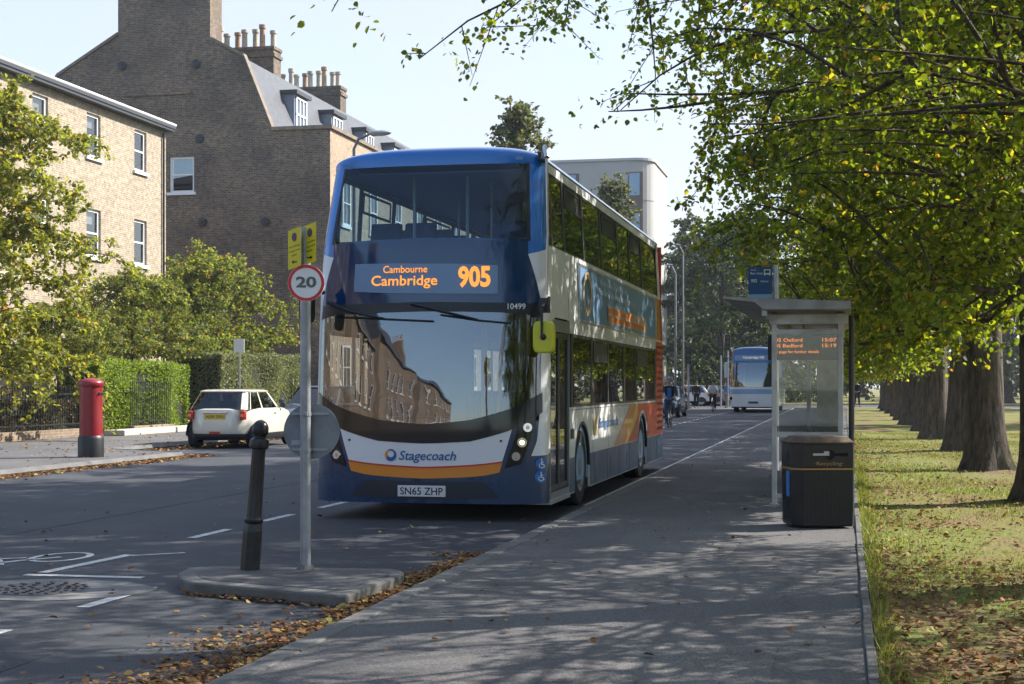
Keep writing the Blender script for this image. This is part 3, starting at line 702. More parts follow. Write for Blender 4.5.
# number plate on a dark recess
o = FP('bumper_recess', pbr('bumper_dark', (.012,.02,.035), .35), [(423,481.5),(470,481.5),(484,482)], [(423,499),(470,499),(500,498)], .007)
q = cxp(422, 491); m = MB(); m.box(q.x-.275, q.x+.275, -.022, -.008, q.z-.062, q.z+.062); pl = m.build('number_plate', pbr('plate_white', (.62,.64,.66), .4), bus, bevel=.004)
vs, fs = text_fit('SN65 ZHP', .49, .082, offset=.008); m = MB(); m.add([(q.x+x, -.0235, q.z+z) for x, z in vs], fs); m.build('plate_lettering', M_BLKGLOSS, pl, fix=False)
# headlamp clusters
for sg in (1, -1):
    A = [fi(519,424), fi(538,412)]; B = [fi(504.5,468.5), fi(521,463.5)]
    m = MB(); F.patch([(sg*p, z) for p, z in A], [(sg*p, z) for p, z in B], .012, 8, 8, mb=m)
    h = m.build('headlamp_cluster', M_BLKGLOSS, bus, smooth='all', fix=False)
    for k, (px, py, r) in enumerate(((527.5,427.5,.052),(522,442.5,.055),(516,456.5,.05))):
        p, z = fi(px, py); c = F.pt(sg*p, z, .0); nrm = (F.pt(sg*p, z, .05)-F.pt(sg*p, z, .0)).normalized()
        c0 = c+nrm*.013
        m = MB(); m.tube([c0, c0+nrm*.018], [r*1.15, r], 20, caps=False); m.tube([c0+nrm*.004, c0+nrm*.002], [r*.95, r*.3], 20); hb = m.build('lamp_bezel', CHROME, h, smooth=True)
        m = MB(); m.tube([c0+nrm*.004, c0+nrm*.012], [r*.42, r*.36], 16)
        if k == 1 and sg > 0: m.build('lit_lamp', pbr('lamp_lit', (1,.95,.85), .3, emit=9.), h)
        else: m.build('lamp_lens', pbr('lens_grey', (.5,.52,.55), .1, .3), h)
# rivet caps
m = MB()
for px, py in ((511-2,441),):
    for sg in (1, -1):
        p, z = fi(px-8, py); c = F.pt(sg*p, z, .008); m.box(c.x-.012, c.x+.012, c.y-.006, c.y, z-.012, z+.012)
m.build('tow_cap', M_BLACK, bus)
# wipers
for pts, bl in (([(330,303),(352,312),(385,319)], [(344,317.5),(390,319.5),(434,321.5)]), ([(412,304),(440,311),(478,320)], [(441,315),(478,320.5),(511,323.5)])):
    m = MB(); m.tube([F.pt(*fi(*q_), .035) for q_ in pts], [.022,.016,.013], 6); m.tube([F.pt(*fi(*q_), .02) for q_ in bl], .011, 5)
    m.build('wiper', M_BLACK, bus)
# mirrors: yellow-backed nearside, black offside
m = MB(); c = F.pt(F.e2p(.985), 2.42, .0)
mc = Vector((1.36, -.02, 2.03))
m.tube([c, c+Vector((.06,-.12,.05)), (mc.x-.01, mc.y-.05, 2.36), (mc.x-.01, mc.y-.06, 2.02)], [.022,.02,.018,.014], 8); 
m.box(1.30, 1.40, .02, .16, 2.30, 2.46)
m.build('mirror_arm', M_BLACK, bus, bevel=.008)
m = MB(); ol = [(.5*math.copysign(abs(math.cos(t))**.45, math.cos(t))*.235, .5*math.copysign(abs(math.sin(t))**.45, math.sin(t))*.35) for t in [2*math.pi*k/28 for k in range(28)]]
m.prism([(mc.x+a, mc.z+b) for a, b in ol], mc.y-.03, mc.y+.10, 'xz')
mm = m.build('nearside_mirror', pbr('mirror_yellow', (.62,.62,.02), .4), bus, bevel=.02)
m = MB(); m.rev([(.035,0),(.03,-.03),(.01,-.035)], (mc.x, mc.y-.03, mc.z+.0), 16, 'y'); m.build('mirror_boss', M_BLACK, mm)
m = MB(); cl = Vector((-1.30,-.16,2.12)); m.prism([(cl.x-.02+a*.7, cl.z+.3+b*1.25) for a, b in ol], cl.y-.02, cl.y+.12, 'xz'); m.build('offside_mirror', M_BLACK, bus, bevel=.03)
m = MB(); m.tube([(-1.2,.1,2.55),(-1.27,-.08,2.66),(-1.30,-.12,2.6)], .025, 8); m.build('offside_mirror_arm', M_BLACK, bus)
m = MB(); m.tube([(BW-.005,.30,4.02),(BW+.008,.30,3.2),(BW+.008,.24,2.5)], .014, 6); m.tube([(BW-.07,.45,4.05),(BW-.04,.38,4.16),(BW-.0,.30,4.03)], .03, 8); m.build('guard_rail', M_ALU, bus)
m = MB(); m.box(BW-.15, BW-.05, .5, .62, 4.02, 4.13); m.build('camera_pod', M_BLACK, bus, bevel=.02)
# wheels
def wheel(parent, x, y, z, r, wd, sg, rim_mat, nbolts=10, name='wheel'):
    m = MB(); prof = [(r*.62,-wd/2),(r*.93,-wd/2),(r*.985,-wd*.42),(r,-wd*.3),(r,wd*.3),(r*.985,wd*.42),(r*.93,wd/2),(r*.62,wd/2)]
    m.rev([(a, h) for a, h in prof], (x, y, z), 36, 'x', (False, False)); wl = m.build(name, M_RUBBER, parent, smooth=True)
    m = MB(); f = sg*wd/2
    m.rev([(r*.63, f*1.02),(r*.6, f*.95),(r*.5, f*.6),(r*.36, f*.55),(r*.3, f*.9),(r*.2, f*1.0),(r*.03, f*1.02)], (x, y, z), 32, 'x', (False, True))
    for k in range(nbolts):
        a = 2*math.pi*k/nbolts; m.rev([(r*.035, f*.55),(r*.03, f*.8),(r*.005, f*.82)], (x, y+r*.43*math.cos(a), z+r*.43*math.sin(a)), 6, 'x')
    m.build('rim', rim_mat, wl, smooth=True); return wl
WM = pbr('bus_rim', (.26,.26,.26), .55, .2, dirt=((.06,.055,.05), .7, 9))
for sg in (1, -1):
    for yy in (WF, WR): wheel(bus, sg*(BW-.17), yy, .485, .485, .28, sg, WM)
m = MB()
for sg in (1, -1):
    for yy in (WF, WR):
        rr_ = [(sg*(BW+.006), yy+.575*math.cos(a), .48+.575*math.sin(a)) for a in [math.pi*k/16 for k in range(17)]]
        r2 = [(sg*(BW+.006), yy+.535*math.cos(a), .48+.535*math.sin(a)) for a in [math.pi*k/16 for k in range(17)]]
        r3 = [(sg*(BW-.35), yy+.535*math.cos(a), .48+.535*math.sin(a)) for a in [math.pi*k/16 for k in range(17)]]
        m.grid([rr_, r2, r3])
m.build('wheel_arch', M_BLACK, bus, smooth=True, fix=False)
# inside: floors, seats, stairs, driver's cab, poles
m = MB(); m.box(-1.28, 1.28, .35, 11, .26, .32); m.box(-1.28, -.75, 1.9, 3.2, .32, 1.0); m.box(-1.28, 1.28, 7.6, 11, .32, .7); m.build('lower_floor', FLOORM, bus)
m = MB(); m.box(-1.25, 1.25, .42, 10.9, 2.30, 2.42); m.build('upper_floor', FLOORM, bus)
m = MB(); m.box(-1.27, 1.27, 10.6, 10.65, .3, 4.0); m.build('rear_bulkhead', FLOORM, bus)
LIN = pbr('interior_lining', (.25,.38,.55), .7)
m = MB(); m.box(-1.2, 1.2, .9, 10.8, 3.98, 4.0); m.build('ceiling_lining', LIN, bus)
m = MB(); F.patch([(-.9,3.17),(.9,3.17)], [(-.9,2.42),(.9,2.42)], -.12, 20, 4, mb=m); m.build('upper_front_lining', pbr('dash_navy', (.01,.02,.04), .7), bus, fix=False)
m = MB()
for sg in (-1, 1):
    m.box(sg*1.24-.01, sg*1.24+.01, .9, 10.7, 2.42, 3.05); m.box(sg*1.29-.01, sg*1.29+.01, 1.75, 10.6, .32, 1.2)
m.build('inner_wall_lining', LIN, bus)
def seat(x, y, z):
    m = MB(); m.box(x-.21, x+.21, y, y+.42, z+.38, z+.47); m.prism([(y+.36, z+.4), (y+.46, z+.4), (y+.56, z+1.08), (y+.48, z+1.1)], x-.2, x+.2, 'yz'); m.box(x-.05, x+.05, y+.1, y+.3, z, z+.4)
    return m.build('seat', SEATB, bus, bevel=.03)
for i in range(11):
    for x in (-1.0, -.56, .56, 1.0): seat(x, 1.35+i*.8, 2.42)
for i in range(5):
    for x in (-1.0, -.56, .56, 1.0): seat(x, 3.7+i*.8, .32)
m = MB()
for i in range(9):
    y = 1.9+i*.95
    for x in (-.33, .33):
        if (i+(x > 0)) % 2: m.tube([(x, y, 2.42), (x, y, 3.98)], .017, 6)
for x in (-.45, .2): m.tube([(x, 1.2, 2.42), (x, 1.2, 3.98)], .02, 6)
m.tube([(-1.1, .62, 3.16), (1.1, .62, 3.16)], .018, 6)
m.build('upper_handrail', pbr('pale_handrail', (.42,.36,.28), .4), bus)
m = MB()
m.tube([(.62, .95, .32), (.66, .85, 1.3), (.72, .8, 2.2)], .024, 8); m.tube([(.25, 1.9, .32), (.25, 1.9, 2.28)], .02, 8); m.tube([(-.1, 3.2, .32), (-.1, 3.2, 2.28)], .02, 8)
m.tube([(-.15, .78, 1.02), (.62, .82, 1.03)], .02, 6)
m.build('lower_handrail', POLE, bus)
m = MB(); m.prism([(.30, .5), (.62, .5), (.75, .98), (.55, 1.16), (.30, 1.05)], -1.18, .15, 'yz'); db = m.build('dashboard', M_BLACK, bus, bevel=.03)
m = MB(); st = [(-.62+.22*math.cos(a), .84-.10*math.sin(a), 1.22+.19*math.sin(a)) for a in [2*math.pi*k/24 for k in range(25)]]; m.tube(st, .016, 6, caps=False); m.tube([(-.62,.62,1.0),(-.62,.84,1.22)], .025, 6); m.build('steering_wheel', M_BLACK, db)
m = MB(); m.box(-.88,-.38,1.15,1.62,.75,.88); m.prism([(1.55,.85),(1.68,.85),(1.76,1.6),(1.66,1.62)], -.87, -.39, 'yz'); m.build('driver_seat', SEATB, bus, bevel=.03)
m = MB(); m.box(-1.25, .1, 1.85, 1.88, .32, 2.28); m.box(.06,.1,.75,1.85,.32,1.1); m.build('cab_partition', pbr('cab_panel', (.05,.06,.08), .5), bus)
m = MB(); m.box(.12,.34,.6,.8,1.02,1.36); m.build('ticket_machine', M_BLACK, db, bevel=.02)
m = MB(); m.box(-1.26,1.26,.5,11,.17,.25); m.build('chassis', M_BLACK, bus)
# ------------------------------------------------------------ buildings
def wall_open(mb, P, u0, u1, v0, v1, ops, reveal=.14):
    """wall face with real openings; P(u, v, w) -> point, w outwards. ops: (u0, u1, v0, v1)"""
    us = sorted({u0, u1, *[o[0] for o in ops], *[o[1] for o in ops]}); vs = sorted({v0, v1, *[o[2] for o in ops], *[o[3] for o in ops]})
    for a, b in zip(us, us[1:]):
        for c, d in zip(vs, vs[1:]):
            mu, mv = (a+b)/2, (c+d)/2
            if any(o[0] < mu < o[1] and o[2] < mv < o[3] for o in ops): continue
            mb.add([P(a,c,0), P(b,c,0), P(b,d,0), P(a,d,0)], [(0,1,2,3)])
    for a, b, c, d in ops:
        for q in (((a,c),(b,c)), ((b,c),(b,d)), ((b,d),(a,d)), ((a,d),(a,c))):
            (ua, va), (ub, vb) = q
            mb.add([P(ua,va,0), P(ub,vb,0), P(ub,vb,-reveal), P(ua,va,-reveal)], [(0,1,2,3)])
def pbox(mb, P, u0, u1, v0, v1, w0, w1):
    mb.add([P(u,v,w_) for w_ in (w0, w1) for (u, v) in ((u0,v0),(u1,v0),(u1,v1),(u0,v1))], [(0,3,2,1),(4,5,6,7),(0,1,5,4),(1,2,6,5),(2,3,7,6),(3,0,4,7)])
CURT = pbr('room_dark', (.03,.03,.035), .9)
HOUSEG = glass('house_glass', (.6,.62,.64), 1., ior=2.4)
def sash(parent, P, a, b, c, d, bars=1, rev=.14, sill=True, curtain=True):
    m = MB(); f = .095; w0, w1 = -rev+.0, -rev+.06
    pbox(m, P, a, a+f, c, d, w0, w1); pbox(m, P, b-f, b, c, d, w0, w1); pbox(m, P, a+f, b-f, c, c+f, w0, w1); pbox(m, P, a+f, b-f, d-f, d, w0, w1)
    mid = (c+d)/2; pbox(m, P, a+f, b-f, mid-.03, mid+.03, w0, w1+.01)
    for k in range(bars):
        u = a+(b-a)*(k+1)/(bars+1); pbox(m, P, u-.015, u+.015, c+f, mid-.03, w0+.01, w1-.02); pbox(m, P, u-.015, u+.015, mid+.03, d-f, w0+.01, w1-.02)
    fr = m.build('window', M_WHITE, parent)
    m = MB(); m.add([P(a+f,c+f,w0+.02), P(b-f,c+f,w0+.02), P(b-f,d-f,w0+.02), P(a+f,d-f,w0+.02)], [(0,1,2,3)]); m.build('pane', HOUSEG, fr, fix=False)
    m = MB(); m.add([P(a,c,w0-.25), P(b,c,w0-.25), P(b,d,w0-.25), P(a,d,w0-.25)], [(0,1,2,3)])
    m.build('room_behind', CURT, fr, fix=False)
    if curtain:
        m = MB(); h = d-(d-c)*curtain; m.add([P(a,h,w0-.1), P(b,h,w0-.1), P(b,d,w0-.1), P(a,d,w0-.1)], [(0,1,2,3)]); m.build('blind', pbr('blind', (.45,.44,.4), .8), fr, fix=False)
    if sill:
        m = MB(); pbox(m, P, a-.1, b+.1, c-.12, c, -rev, .09); m.build('sill', M_WHITE, fr)
    return fr
BR_Y = brick_mat('gault_brick', (.36,.285,.19), (.25,.20,.135), (.42,.38,.31), (.2,.15,.10), .22, .7)
BR_D = brick_mat('dark_brick', (.20,.135,.08), (.075,.055,.045), (.25,.21,.16), (.03,.026,.026), .75, .35)
BR_T = brick_mat('tan_brick', (.42,.29,.18), (.3,.21,.13), (.38,.32,.25), (.1,.08,.06), .4, .4)
BR_B = brick_mat('brown_brick', (.30,.20,.12), (.2,.135,.085), (.3,.26,.2), (.05,.04,.04), .6, .3)
SLATE = pbr('slate', (.06,.064,.074), .5, var=.3, vs=3, fine=.3, fs=18, bump=.3, bs=20)
LEAD = pbr('lead', (.23,.26,.31), .45, .3, var=.2, vs=2)
STONE = pbr('pale_stone', (.48,.44,.37), .85, var=.15, vs=4)
POT = pbr('clay_pot', (.34,.22,.13), .9, var=.3, vs=9)
POTC = pbr('pale_pot', (.42,.36,.27), .9, var=.3, vs=9)
def px_X(px, X):         # street position where a line of sight through column px meets the plane x = X
    t = (px-512)/1500; c, s = math.cos(YAW), math.sin(YAW); return X*(c+t*s)/(t*c-s)
def px_Y(px, Y):
    t = (px-512)/1500; c, s = math.cos(YAW), math.sin(YAW); return Y*(t*c-s)/(c+t*s)
def zz(px_x, px_y, X, Y): d = -X*math.sin(YAW)+Y*math.cos(YAW); return 1.51+(385-px_y)/1500*d

# yellow brick house, front towards the street
XF = -26.; y1 = px_X(166, XF); H = 11.45
hb = empty('brick_house', (XF, 0, 0), 0, 'three storey yellow brick house with white sash windows behind the left garden trees', 'house')
PF = lambda u, v, w_: (w_, u, v)
wins = []
for k in range(7):
    yc = px_X(141, XF)-.05-k*3.62
    wins += [(yc-.5, yc+.5, 9.58, 11.12, k), (yc-.52, yc+.52, 6.05, 7.75, k)]
    if k % 3 != 0: wins += [(yc-.6, yc+.6, 1.9, 4.2, k)]
y0 = wins[-1][0]-1.5
m = MB(); wall_open(m, PF, y0, y1, 0, H, [w_[:4] for w_ in wins])
pbox(m, lambda u, v, w_: (-u, w_, v), 0, 9, 0, H, y1, y1-.02); m.box(-9, -8.98, y0, y1, 0, H); m.box(-9, 0, y0-.02, y0, 0, H)
m.build('wall', BR_Y, hb, fix=False)
for a, b, c, d, k in wins: sash(hb, PF, a, b, c, d, 0 if k > 2 else 0, curtain=(.0, .3, .5)[(k+int(c)) % 3])
m = MB(); m.box(-9.1, .32, y0-.1, y1+.12, H, H+.1); m.box(.0, .36, y0-.1, y1+.15, H+.1, H+.26); rf = m.build('roof', DGREY, hb)
m = MB(); m.prism([(.30, H+.26), (-4.5, H+.9), (-9.1, H+.26)], y0-.1, y1+.1, 'xz'); m.build('roof_slates', SLATE, rf)
m = MB(); m.tube([(.34, y0-.1, H+.26), (.34, y1+.15, H+.26)], .05, 6); m.build('gutter', M_WHITE, rf)
m = MB(); m.box(-.02, .03, y0, y1, 4.95, 5.1); m.build('string_course', STONE, hb)
m = MB(); m.tube([(.07, y1-.35, .1), (.07, y1-.35, H-.1)], .045, 8); m.build('downpipe', M_BLACK, hb)

# dark brick mansard house, gable end towards the camera
YG = 62.5; XR = -22.
gb = empty('mansard_house', (0, 0, 0), 0, 'tall dark brick house with chimney gable, mansard roof and dormers beyond the yellow house', 'house')
PG = lambda u, v, w_: (u, YG-w_, v)
gw = (px_Y(169.5, YG), px_Y(194, YG), 10.15, 11.75)
prof = [(-36.9,12.8),(px_Y(57,YG),15.6),(px_Y(118,YG),17.35),(px_Y(118,YG),20.6),(px_Y(210,YG),20.6),(px_Y(210,YG),16.95),(px_Y(244,YG),16.1),(px_Y(272,YG),12.85),(XR,12.75)]
m = MB(); wall_open(m, PG, -36.9, XR, 0, 12.75, [gw]); n = len(prof)
m.add([PG(-36.9,12.75,0)]+[PG(a,b,0) for a, b in prof], [tuple(range(n+1))])
cx0, cx1 = prof[3][0], prof[4][0]
m.box(cx0, cx1, YG+.01, YG+1.3, 15, 20.6)
m.build('wall', BR_D, gb, fix=False)
sash(gb, PG, *gw, 0, curtain=.0)
m = MB(); m.add([(XR,YG,0),(XR,YG,12.75),(XR,100,12.75),(XR,100,0)], [(0,1,2,3)]); m.build('street_front', BR_T, gb, fix=False)
m = MB()
for (a, b) in (((-36.9,12.8),prof[1]),(prof[1],prof[2]),(prof[5],prof[6]),(prof[6],prof[7])):
    m.add([(a[0],YG-.08,a[1]),(b[0],YG-.08,b[1]),(b[0],YG-.08,b[1]+.14),(a[0],YG-.08,a[1]+.14),(a[0],YG+.3,a[1]),(b[0],YG+.3,b[1]),(b[0],YG+.3,b[1]+.14),(a[0],YG+.3,a[1]+.14)],[(0,1,2,3),(4,7,6,5),(0,4,5,1),(3,2,6,7),(0,3,7,4),(1,5,6,2)])
    m.build('gable_coping', pbr('coping_brown', (.2,.16,.12), .9, var=.3, vs=4), gb); m = MB()
m = MB(); m.box(prof[7][0], XR+.12, YG-.1, YG+.25, 12.76, 12.92); m.box(XR-.25, XR+.12, YG+.25, 100, 12.76, 12.92); m.build('parapet_coping', pbr('coping_brown', (.2,.16,.12), .9), gb)
m = MB(); m.box(cx0-.12, cx1+.12, YG-.1, YG+1.4, 19.7, 19.95); m.build('chimney_band', BR_D, gb); m = MB(); m.box(cx0+.3, cx1-.9, YG-.09, YG-.02, 14.55, 14.7); m.build('brick_band', BR_D, gb)
m = MB(); xb, xf = prof[6][0], prof[7][0]
m.add([(xf,YG+.3,12.7),(xf,100,12.7),(xb,100,16.05),(xb,YG+.3,16.05)], [(0,1,2,3)]); m.add([(xb,YG+.3,16.05),(xb,100,16.05),(-31,100,17),(-31,YG+.3,17)], [(0,1,2,3)]); m.add([(XR,YG,12.6),(XR,100,12.6),(xf,100,12.7),(xf,YG,12.7)],[(0,1,2,3)])
rf = m.build('mansard_roof', SLATE, gb, fix=False)
for k, yy in enumerate((67., 72.2, 77.4, 82.6, 87.8, 93)):
    m = MB(); m.box(xb-.6, xf+.1-.45, yy-.85, yy+.85, 13.1, 15.1); dm = m.build('dormer', LEAD, gb)
    m = MB(); m.box(xb-.7, xf-.15, yy-1.0, yy+1.0, 15.1, 15.28); m.build('dormer_roof', DGREY, dm)
    PD = lambda u, v, w_, xx=xf-.34: (xx+w_, u, v)
    m = MB()
    for u in (-.7, -.25, .2, .62): pbox(m, PD, yy+u, yy+u+.09, 13.35, 15.0, -.02, .06)
    for v in (13.3, 14.15, 14.92): pbox(m, PD, yy-.7, yy+.71, v, v+.09, -.02, .065)
    m.build('dormer_window', M_WHITE, dm)
    m = MB(); m.add([PD(yy-.7,13.3,.01),PD(yy+.7,13.3,.01),PD(yy+.7,15,.01),PD(yy-.7,15,.01)],[(0,1,2,3)]); m.build('pane', pbr('dormer_pane', (.16,.2,.25), .1), dm, fix=False)
def pot(parent, x, y, z, h, r, mt):
    m = MB(); m.rev([(r*1.1,0),(r*.85,.1),(r*.8,h*.8),(r*1.05,h*.84),(r*1.05,h),(r*.7,h)], (x, y, z), 10); m.build('chimney_pot', mt, parent, smooth=True)
for (yy, nn) in ((66.6, 8), (76.2, 9)):
    m = MB(); m.box(-29.9, -26.25, yy, yy+.95, 14.5, 17.35); m.box(-29.97, -26.18, yy-.07, yy+1.02, 17.0, 17.15); m.box(-29.95, -26.2, yy-.05, yy+1.0, 17.351, 17.5)
    st = m.build('chimney_stack', BR_D, gb)
    for k in range(nn): pot(st, -29.65+k*3.15/(nn-1), yy+.35+.25*(k % 2), 17.5, (.8,1.15,.75,.85,.9,.95,1.1,.85,.8)[k % 9], .16, POTC if k % 3 else POT)
m = MB()
for (px, py) in ((122.5,66),(196.5,64.5),(200,139),(203,222),(265.5,222)):
    X = px_Y(px, YG); m.rev([(.2,YG-.02),(.2,YG-.07),(.05,YG-.1)], (X, 0, zz(0, py, X, YG)), 20, 'y')
    m.build('tie_plate', M_BLACK, gb); m = MB()
PS = lambda u, v, w_: (XR+w_, u, v)
for k in range(9):
    for z0 in (1.3, 5., 8.7): sash(gb, PS, 64+k*4, 65.1+k*4, z0, z0+2, 1, rev=-.02, curtain=0)

# pale modern block at the far junction
YM = 120.
mb_ = empty('modern_block', (0, 0, 0), 0, 'pale modern six storey block with a rounded corner beyond the bus roof', 'building')
x0, x1 = -42., px_Y(652, YM); YM2 = px_X(667, x1)
pts = [(x0, YM), (x1-1.6, YM)]+[(x1-1.6+1.6*math.sin(a), YM+1.6-1.6*math.cos(a)) for a in [R(k*15) for k in range(1, 7)]]+[(x1, YM2), (x0, YM2)]
PALE = pbr('pale_render', (.36,.35,.32), .8, var=.08, vs=.5)
m = MB(); m.prism(pts, 0, zz(0, 160, x1, YM), 'xy'); m.build('wall', PALE, mb_)
top = zz(0, 160, x1, YM)
m = MB(); m.prism([(a+(.12 if a > -30 else 0), b-.12) for a, b in pts], top-.0+.01, top+.22); m.build('roof', pbr('roof_edge', (.4,.4,.38), .7), mb_)
m = MB()
for k in range(1, 6): m.prism([(a+(.02 if a > -30 else 0), b-.02) for a, b in pts[:8]]+[(x1-2,YM+4),(x0,YM+4)], top-k*3.1-.07, top-k*3.1)
m.build('floor_joint', pbr('joint_grey', (.3,.3,.29), .8), mb_)
xa, xb2 = px_Y(628, YM), px_Y(643, YM)
BROWN = pbr('bronze_panel', (.11,.075,.06), .5)
for off in (0, -5.2, -10.4, -15.6):
    for k in range(6):
        zt = zz(0, 172, xa, YM)-k*3.1
        m = MB(); m.box(xa+off, xb2+off, YM-.06, YM-.002, zt-3.0, zt); w_ = m.build('window', BROWN, mb_)
        m = MB(); m.box(xa+off+.12, xa+off+.95, YM-.09, YM-.061, zt-1.9, zt-.12); m.build('pane', pbr('block_pane', (.2,.3,.42), .08), w_)

# terrace behind the camera, seen in the bus windscreen
TB = -24.
for i, (ya, yb, hh) in enumerate(((-74,-50,10.5),(-47,-27,11.6),(-24,-9,9.6),(-5,12,10.6))):
    t_ = empty('terrace_house', (TB, 0, 0), 0, ['brown brick terrace house at the far end of the row behind the viewer', 'tallest brown brick terrace house behind the viewer', 'lowest brown brick terrace house behind the viewer', 'brown brick terrace house with white sashes reflected nearest in the bus windscreen'][i], 'house', 'terrace houses behind the viewer')
    ops = [(y, y+1.25, z0, z0+2.1, 0) for y in [ya+1.2+3.1*k for k in range(int((yb-ya-1.5)/3.1))] for z0 in (1.1, 4.5, 7.9)]
    m = MB(); wall_open(m, PF, ya, yb, 0, hh, [o_[:4] for o_ in ops]); m.box(-9, -.02, yb-.02, yb, 0, hh); m.box(-9, -.02, ya, ya+.02, 0, hh); m.box(-9,-8.98,ya+.02,yb-.02,0,hh); m.build('wall', BR_B, t_, fix=False)
    m = MB()
    for a, b, c, d, k in ops:
        pbox(m, PF, a, a+.1, c, d, -.14, -.06); pbox(m, PF, b-.1, b, c, d, -.14, -.06); pbox(m, PF, a+.1, b-.1, d-.1, d, -.14, -.06); pbox(m, PF, a+.1, b-.1, c, c+.1, -.14, -.06); pbox(m, PF, a+.1, b-.1, (c+d)/2-.04, (c+d)/2+.04, -.14, -.05); pbox(m, PF, a-.1, b+.1, c-.16, c, -.1, .12)
    w_ = m.build('window_frames', M_WHITE, t_); w_['kind'] = 'stuff'
    m = MB()
    for a, b, c, d, k in ops: m.add([PF(a+.1,c+.1,-.12),PF(b-.1,c+.1,-.12),PF(b-.1,d-.1,-.12),PF(a+.1,d-.1,-.12)],[(0,1,2,3)])
    m.build('window_panes', pbr('terrace_pane', (.03,.035,.04), .05), t_, fix=False)
    m = MB(); m.prism([(.3, hh), (-4.5, hh+3.2), (-9.3, hh)], ya, yb, 'xz'); m.build('roof', SLATE, t_)
    m = MB(); m.box(-6, -3, yb-1.2, yb-.3, hh+1, hh+4.8); s_ = m.build('chimney_stack', BR_B, t_)
    for k in range(5): pot(s_, -5.6+k*.55, yb-.75, hh+4.8, .8, .15, POT)

# garden wall, railings
def railings(name, ya, yb, label, z0=.1, h=1.35, x=BX):
    e = empty(name, (x, ya, z0), 0, label, 'railings'); n = int((yb-ya)/.125)
    m = MB(); m.box(-.13, .13, 0, yb-ya, 0, .22); m.build('plinth_wall', BR_B, e)
    m = MB(); m.box(-.02,.02,0,yb-ya,.34,.375); m.box(-.02,.02,0,yb-ya,h-.2,h-.165); m.build('rails', M_BLACK, e)
    m = MB()
    for k in range(n+1):
        y = k*.125; m.box(-.009,.009,y-.009,y+.009,.22,h-.04); m.add([(-.016,y-.016,h-.04),(.016,y-.016,h-.04),(.016,y+.016,h-.04),(-.016,y+.016,h-.04),(0,y,h+.05)],[(0,1,4),(1,2,4),(2,3,4),(3,0,4),(0,3,2,1)])
    b = m.build('bars', M_BLACK, e); b['kind'] = 'stuff'
    return e
railings('iron_railings', 30.5, px_X(80, BX), 'black iron railings with spiked bars left of the red post box')
railings('iron_railings', px_X(124, BX)-.3, px_X(160, BX), 'short run of black iron railings in front of the clipped hedge', x=BX+.35, h=1.5)
m = MB(); m.box(BX+.45, BX+1.1, px_X(118,BX+.9), px_X(186,BX+.9)+1, .1, .26); tag(m.build('low_wall', STONE, bevel=.02), 'low pale stone kerb wall at the foot of the hedge', 'wall')

# ------------------------------------------------------------ pillar box
pb = empty('post_box', (-14.4, 26.9, .1), 0, 'red cylindrical post box with black base on the far pavement', 'post box')
PRED = pbr('post_red', (.23,.006,.012), .35, coat=.3, dirt=((.2,.02,.02), .4, 3))
m = MB(); m.rev([(.25,0),(.25,.36),(.235,.40),(.225,.42)], n=32); m.build('base', M_BLACK, pb, smooth=True)
m = MB(); m.rev([(.222,.42),(.222,1.37),(.245,1.385),(.25,1.41),(.25,1.45),(.235,1.485),(.18,1.52),(.08,1.545),(.01,1.55)], n=32); bd = m.build('body', PRED, pb, smooth=True)
m = MB(); m.box(.15,.232,-.09,.09,1.22,1.26); m.build('slot', M_BLACK, bd)

# ------------------------------------------------------------ bollard, sign post
bo = empty('bollard', (*g2(250, 567, 1.395), .096), 0, 'black cast iron bollard leaning on the traffic island, left of the sign post', 'bollard')
bo.rotation_euler = (0, R(4.2), YAW); bo.scale = (.86, .86, 1.0)
BLKP = pbr('bollard_paint', (.008,.009,.011), .3, dirt=((.05,.05,.05), .4, 6), bump=.1, bs=30)
m = MB(); ngon = 8
def oct_rev(prof, n=8):
    v = []
    for r, h in prof:
        for k in range(n):
            a = math.pi/n+2*math.pi*k/n; v.append((r*math.cos(a), r*math.sin(a), h))
    fs = [(i*n+k, i*n+(k+1) % n, (i+1)*n+(k+1) % n, (i+1)*n+k) for i in range(len(prof)-1) for k in range(n)]
    return v, fs+[tuple(reversed(range(n))), tuple(range((len(prof)-1)*n, len(prof)*n))]
m.add(*oct_rev([(.088,0),(.088,.30),(.078,.345),(.072,.36)])); m.build('base', BLKP, bo)
m = MB(); m.rev([(.075,.355),(.085,.37),(.085,.385),(.07,.40)], n=24); m.build('collar', BLKP, bo, smooth=True)
m = MB(); n = 32; rows = []
for h, r in ((.395,.070),(.42,.068),(.90,.060),(.93,.062)):
    rows.append([((r-(.006 if (k % 4 == 0 and .4 < h < .92) else 0))*math.cos(2*math.pi*k/n), (r-(.006 if (k % 4 == 0 and .4 < h < .92) else 0))*math.sin(2*math.pi*k/n), h) for k in range(n)])
m.grid(rows, closed=True); m.build('shaft', BLKP, bo, smooth=True)
m = MB(); m.rev([(.06,.925),(.082,.935),(.086,.95),(.086,.985),(.078,1.0),(.055,1.01),(.055,1.025)]+[(.075*math.cos(a), 1.075+.075*math.sin(a)) for a in [R(-42+k*11) for k in range(12)]]+[(.004,1.15)], n=28); m.build('finial', BLKP, bo, smooth=True)

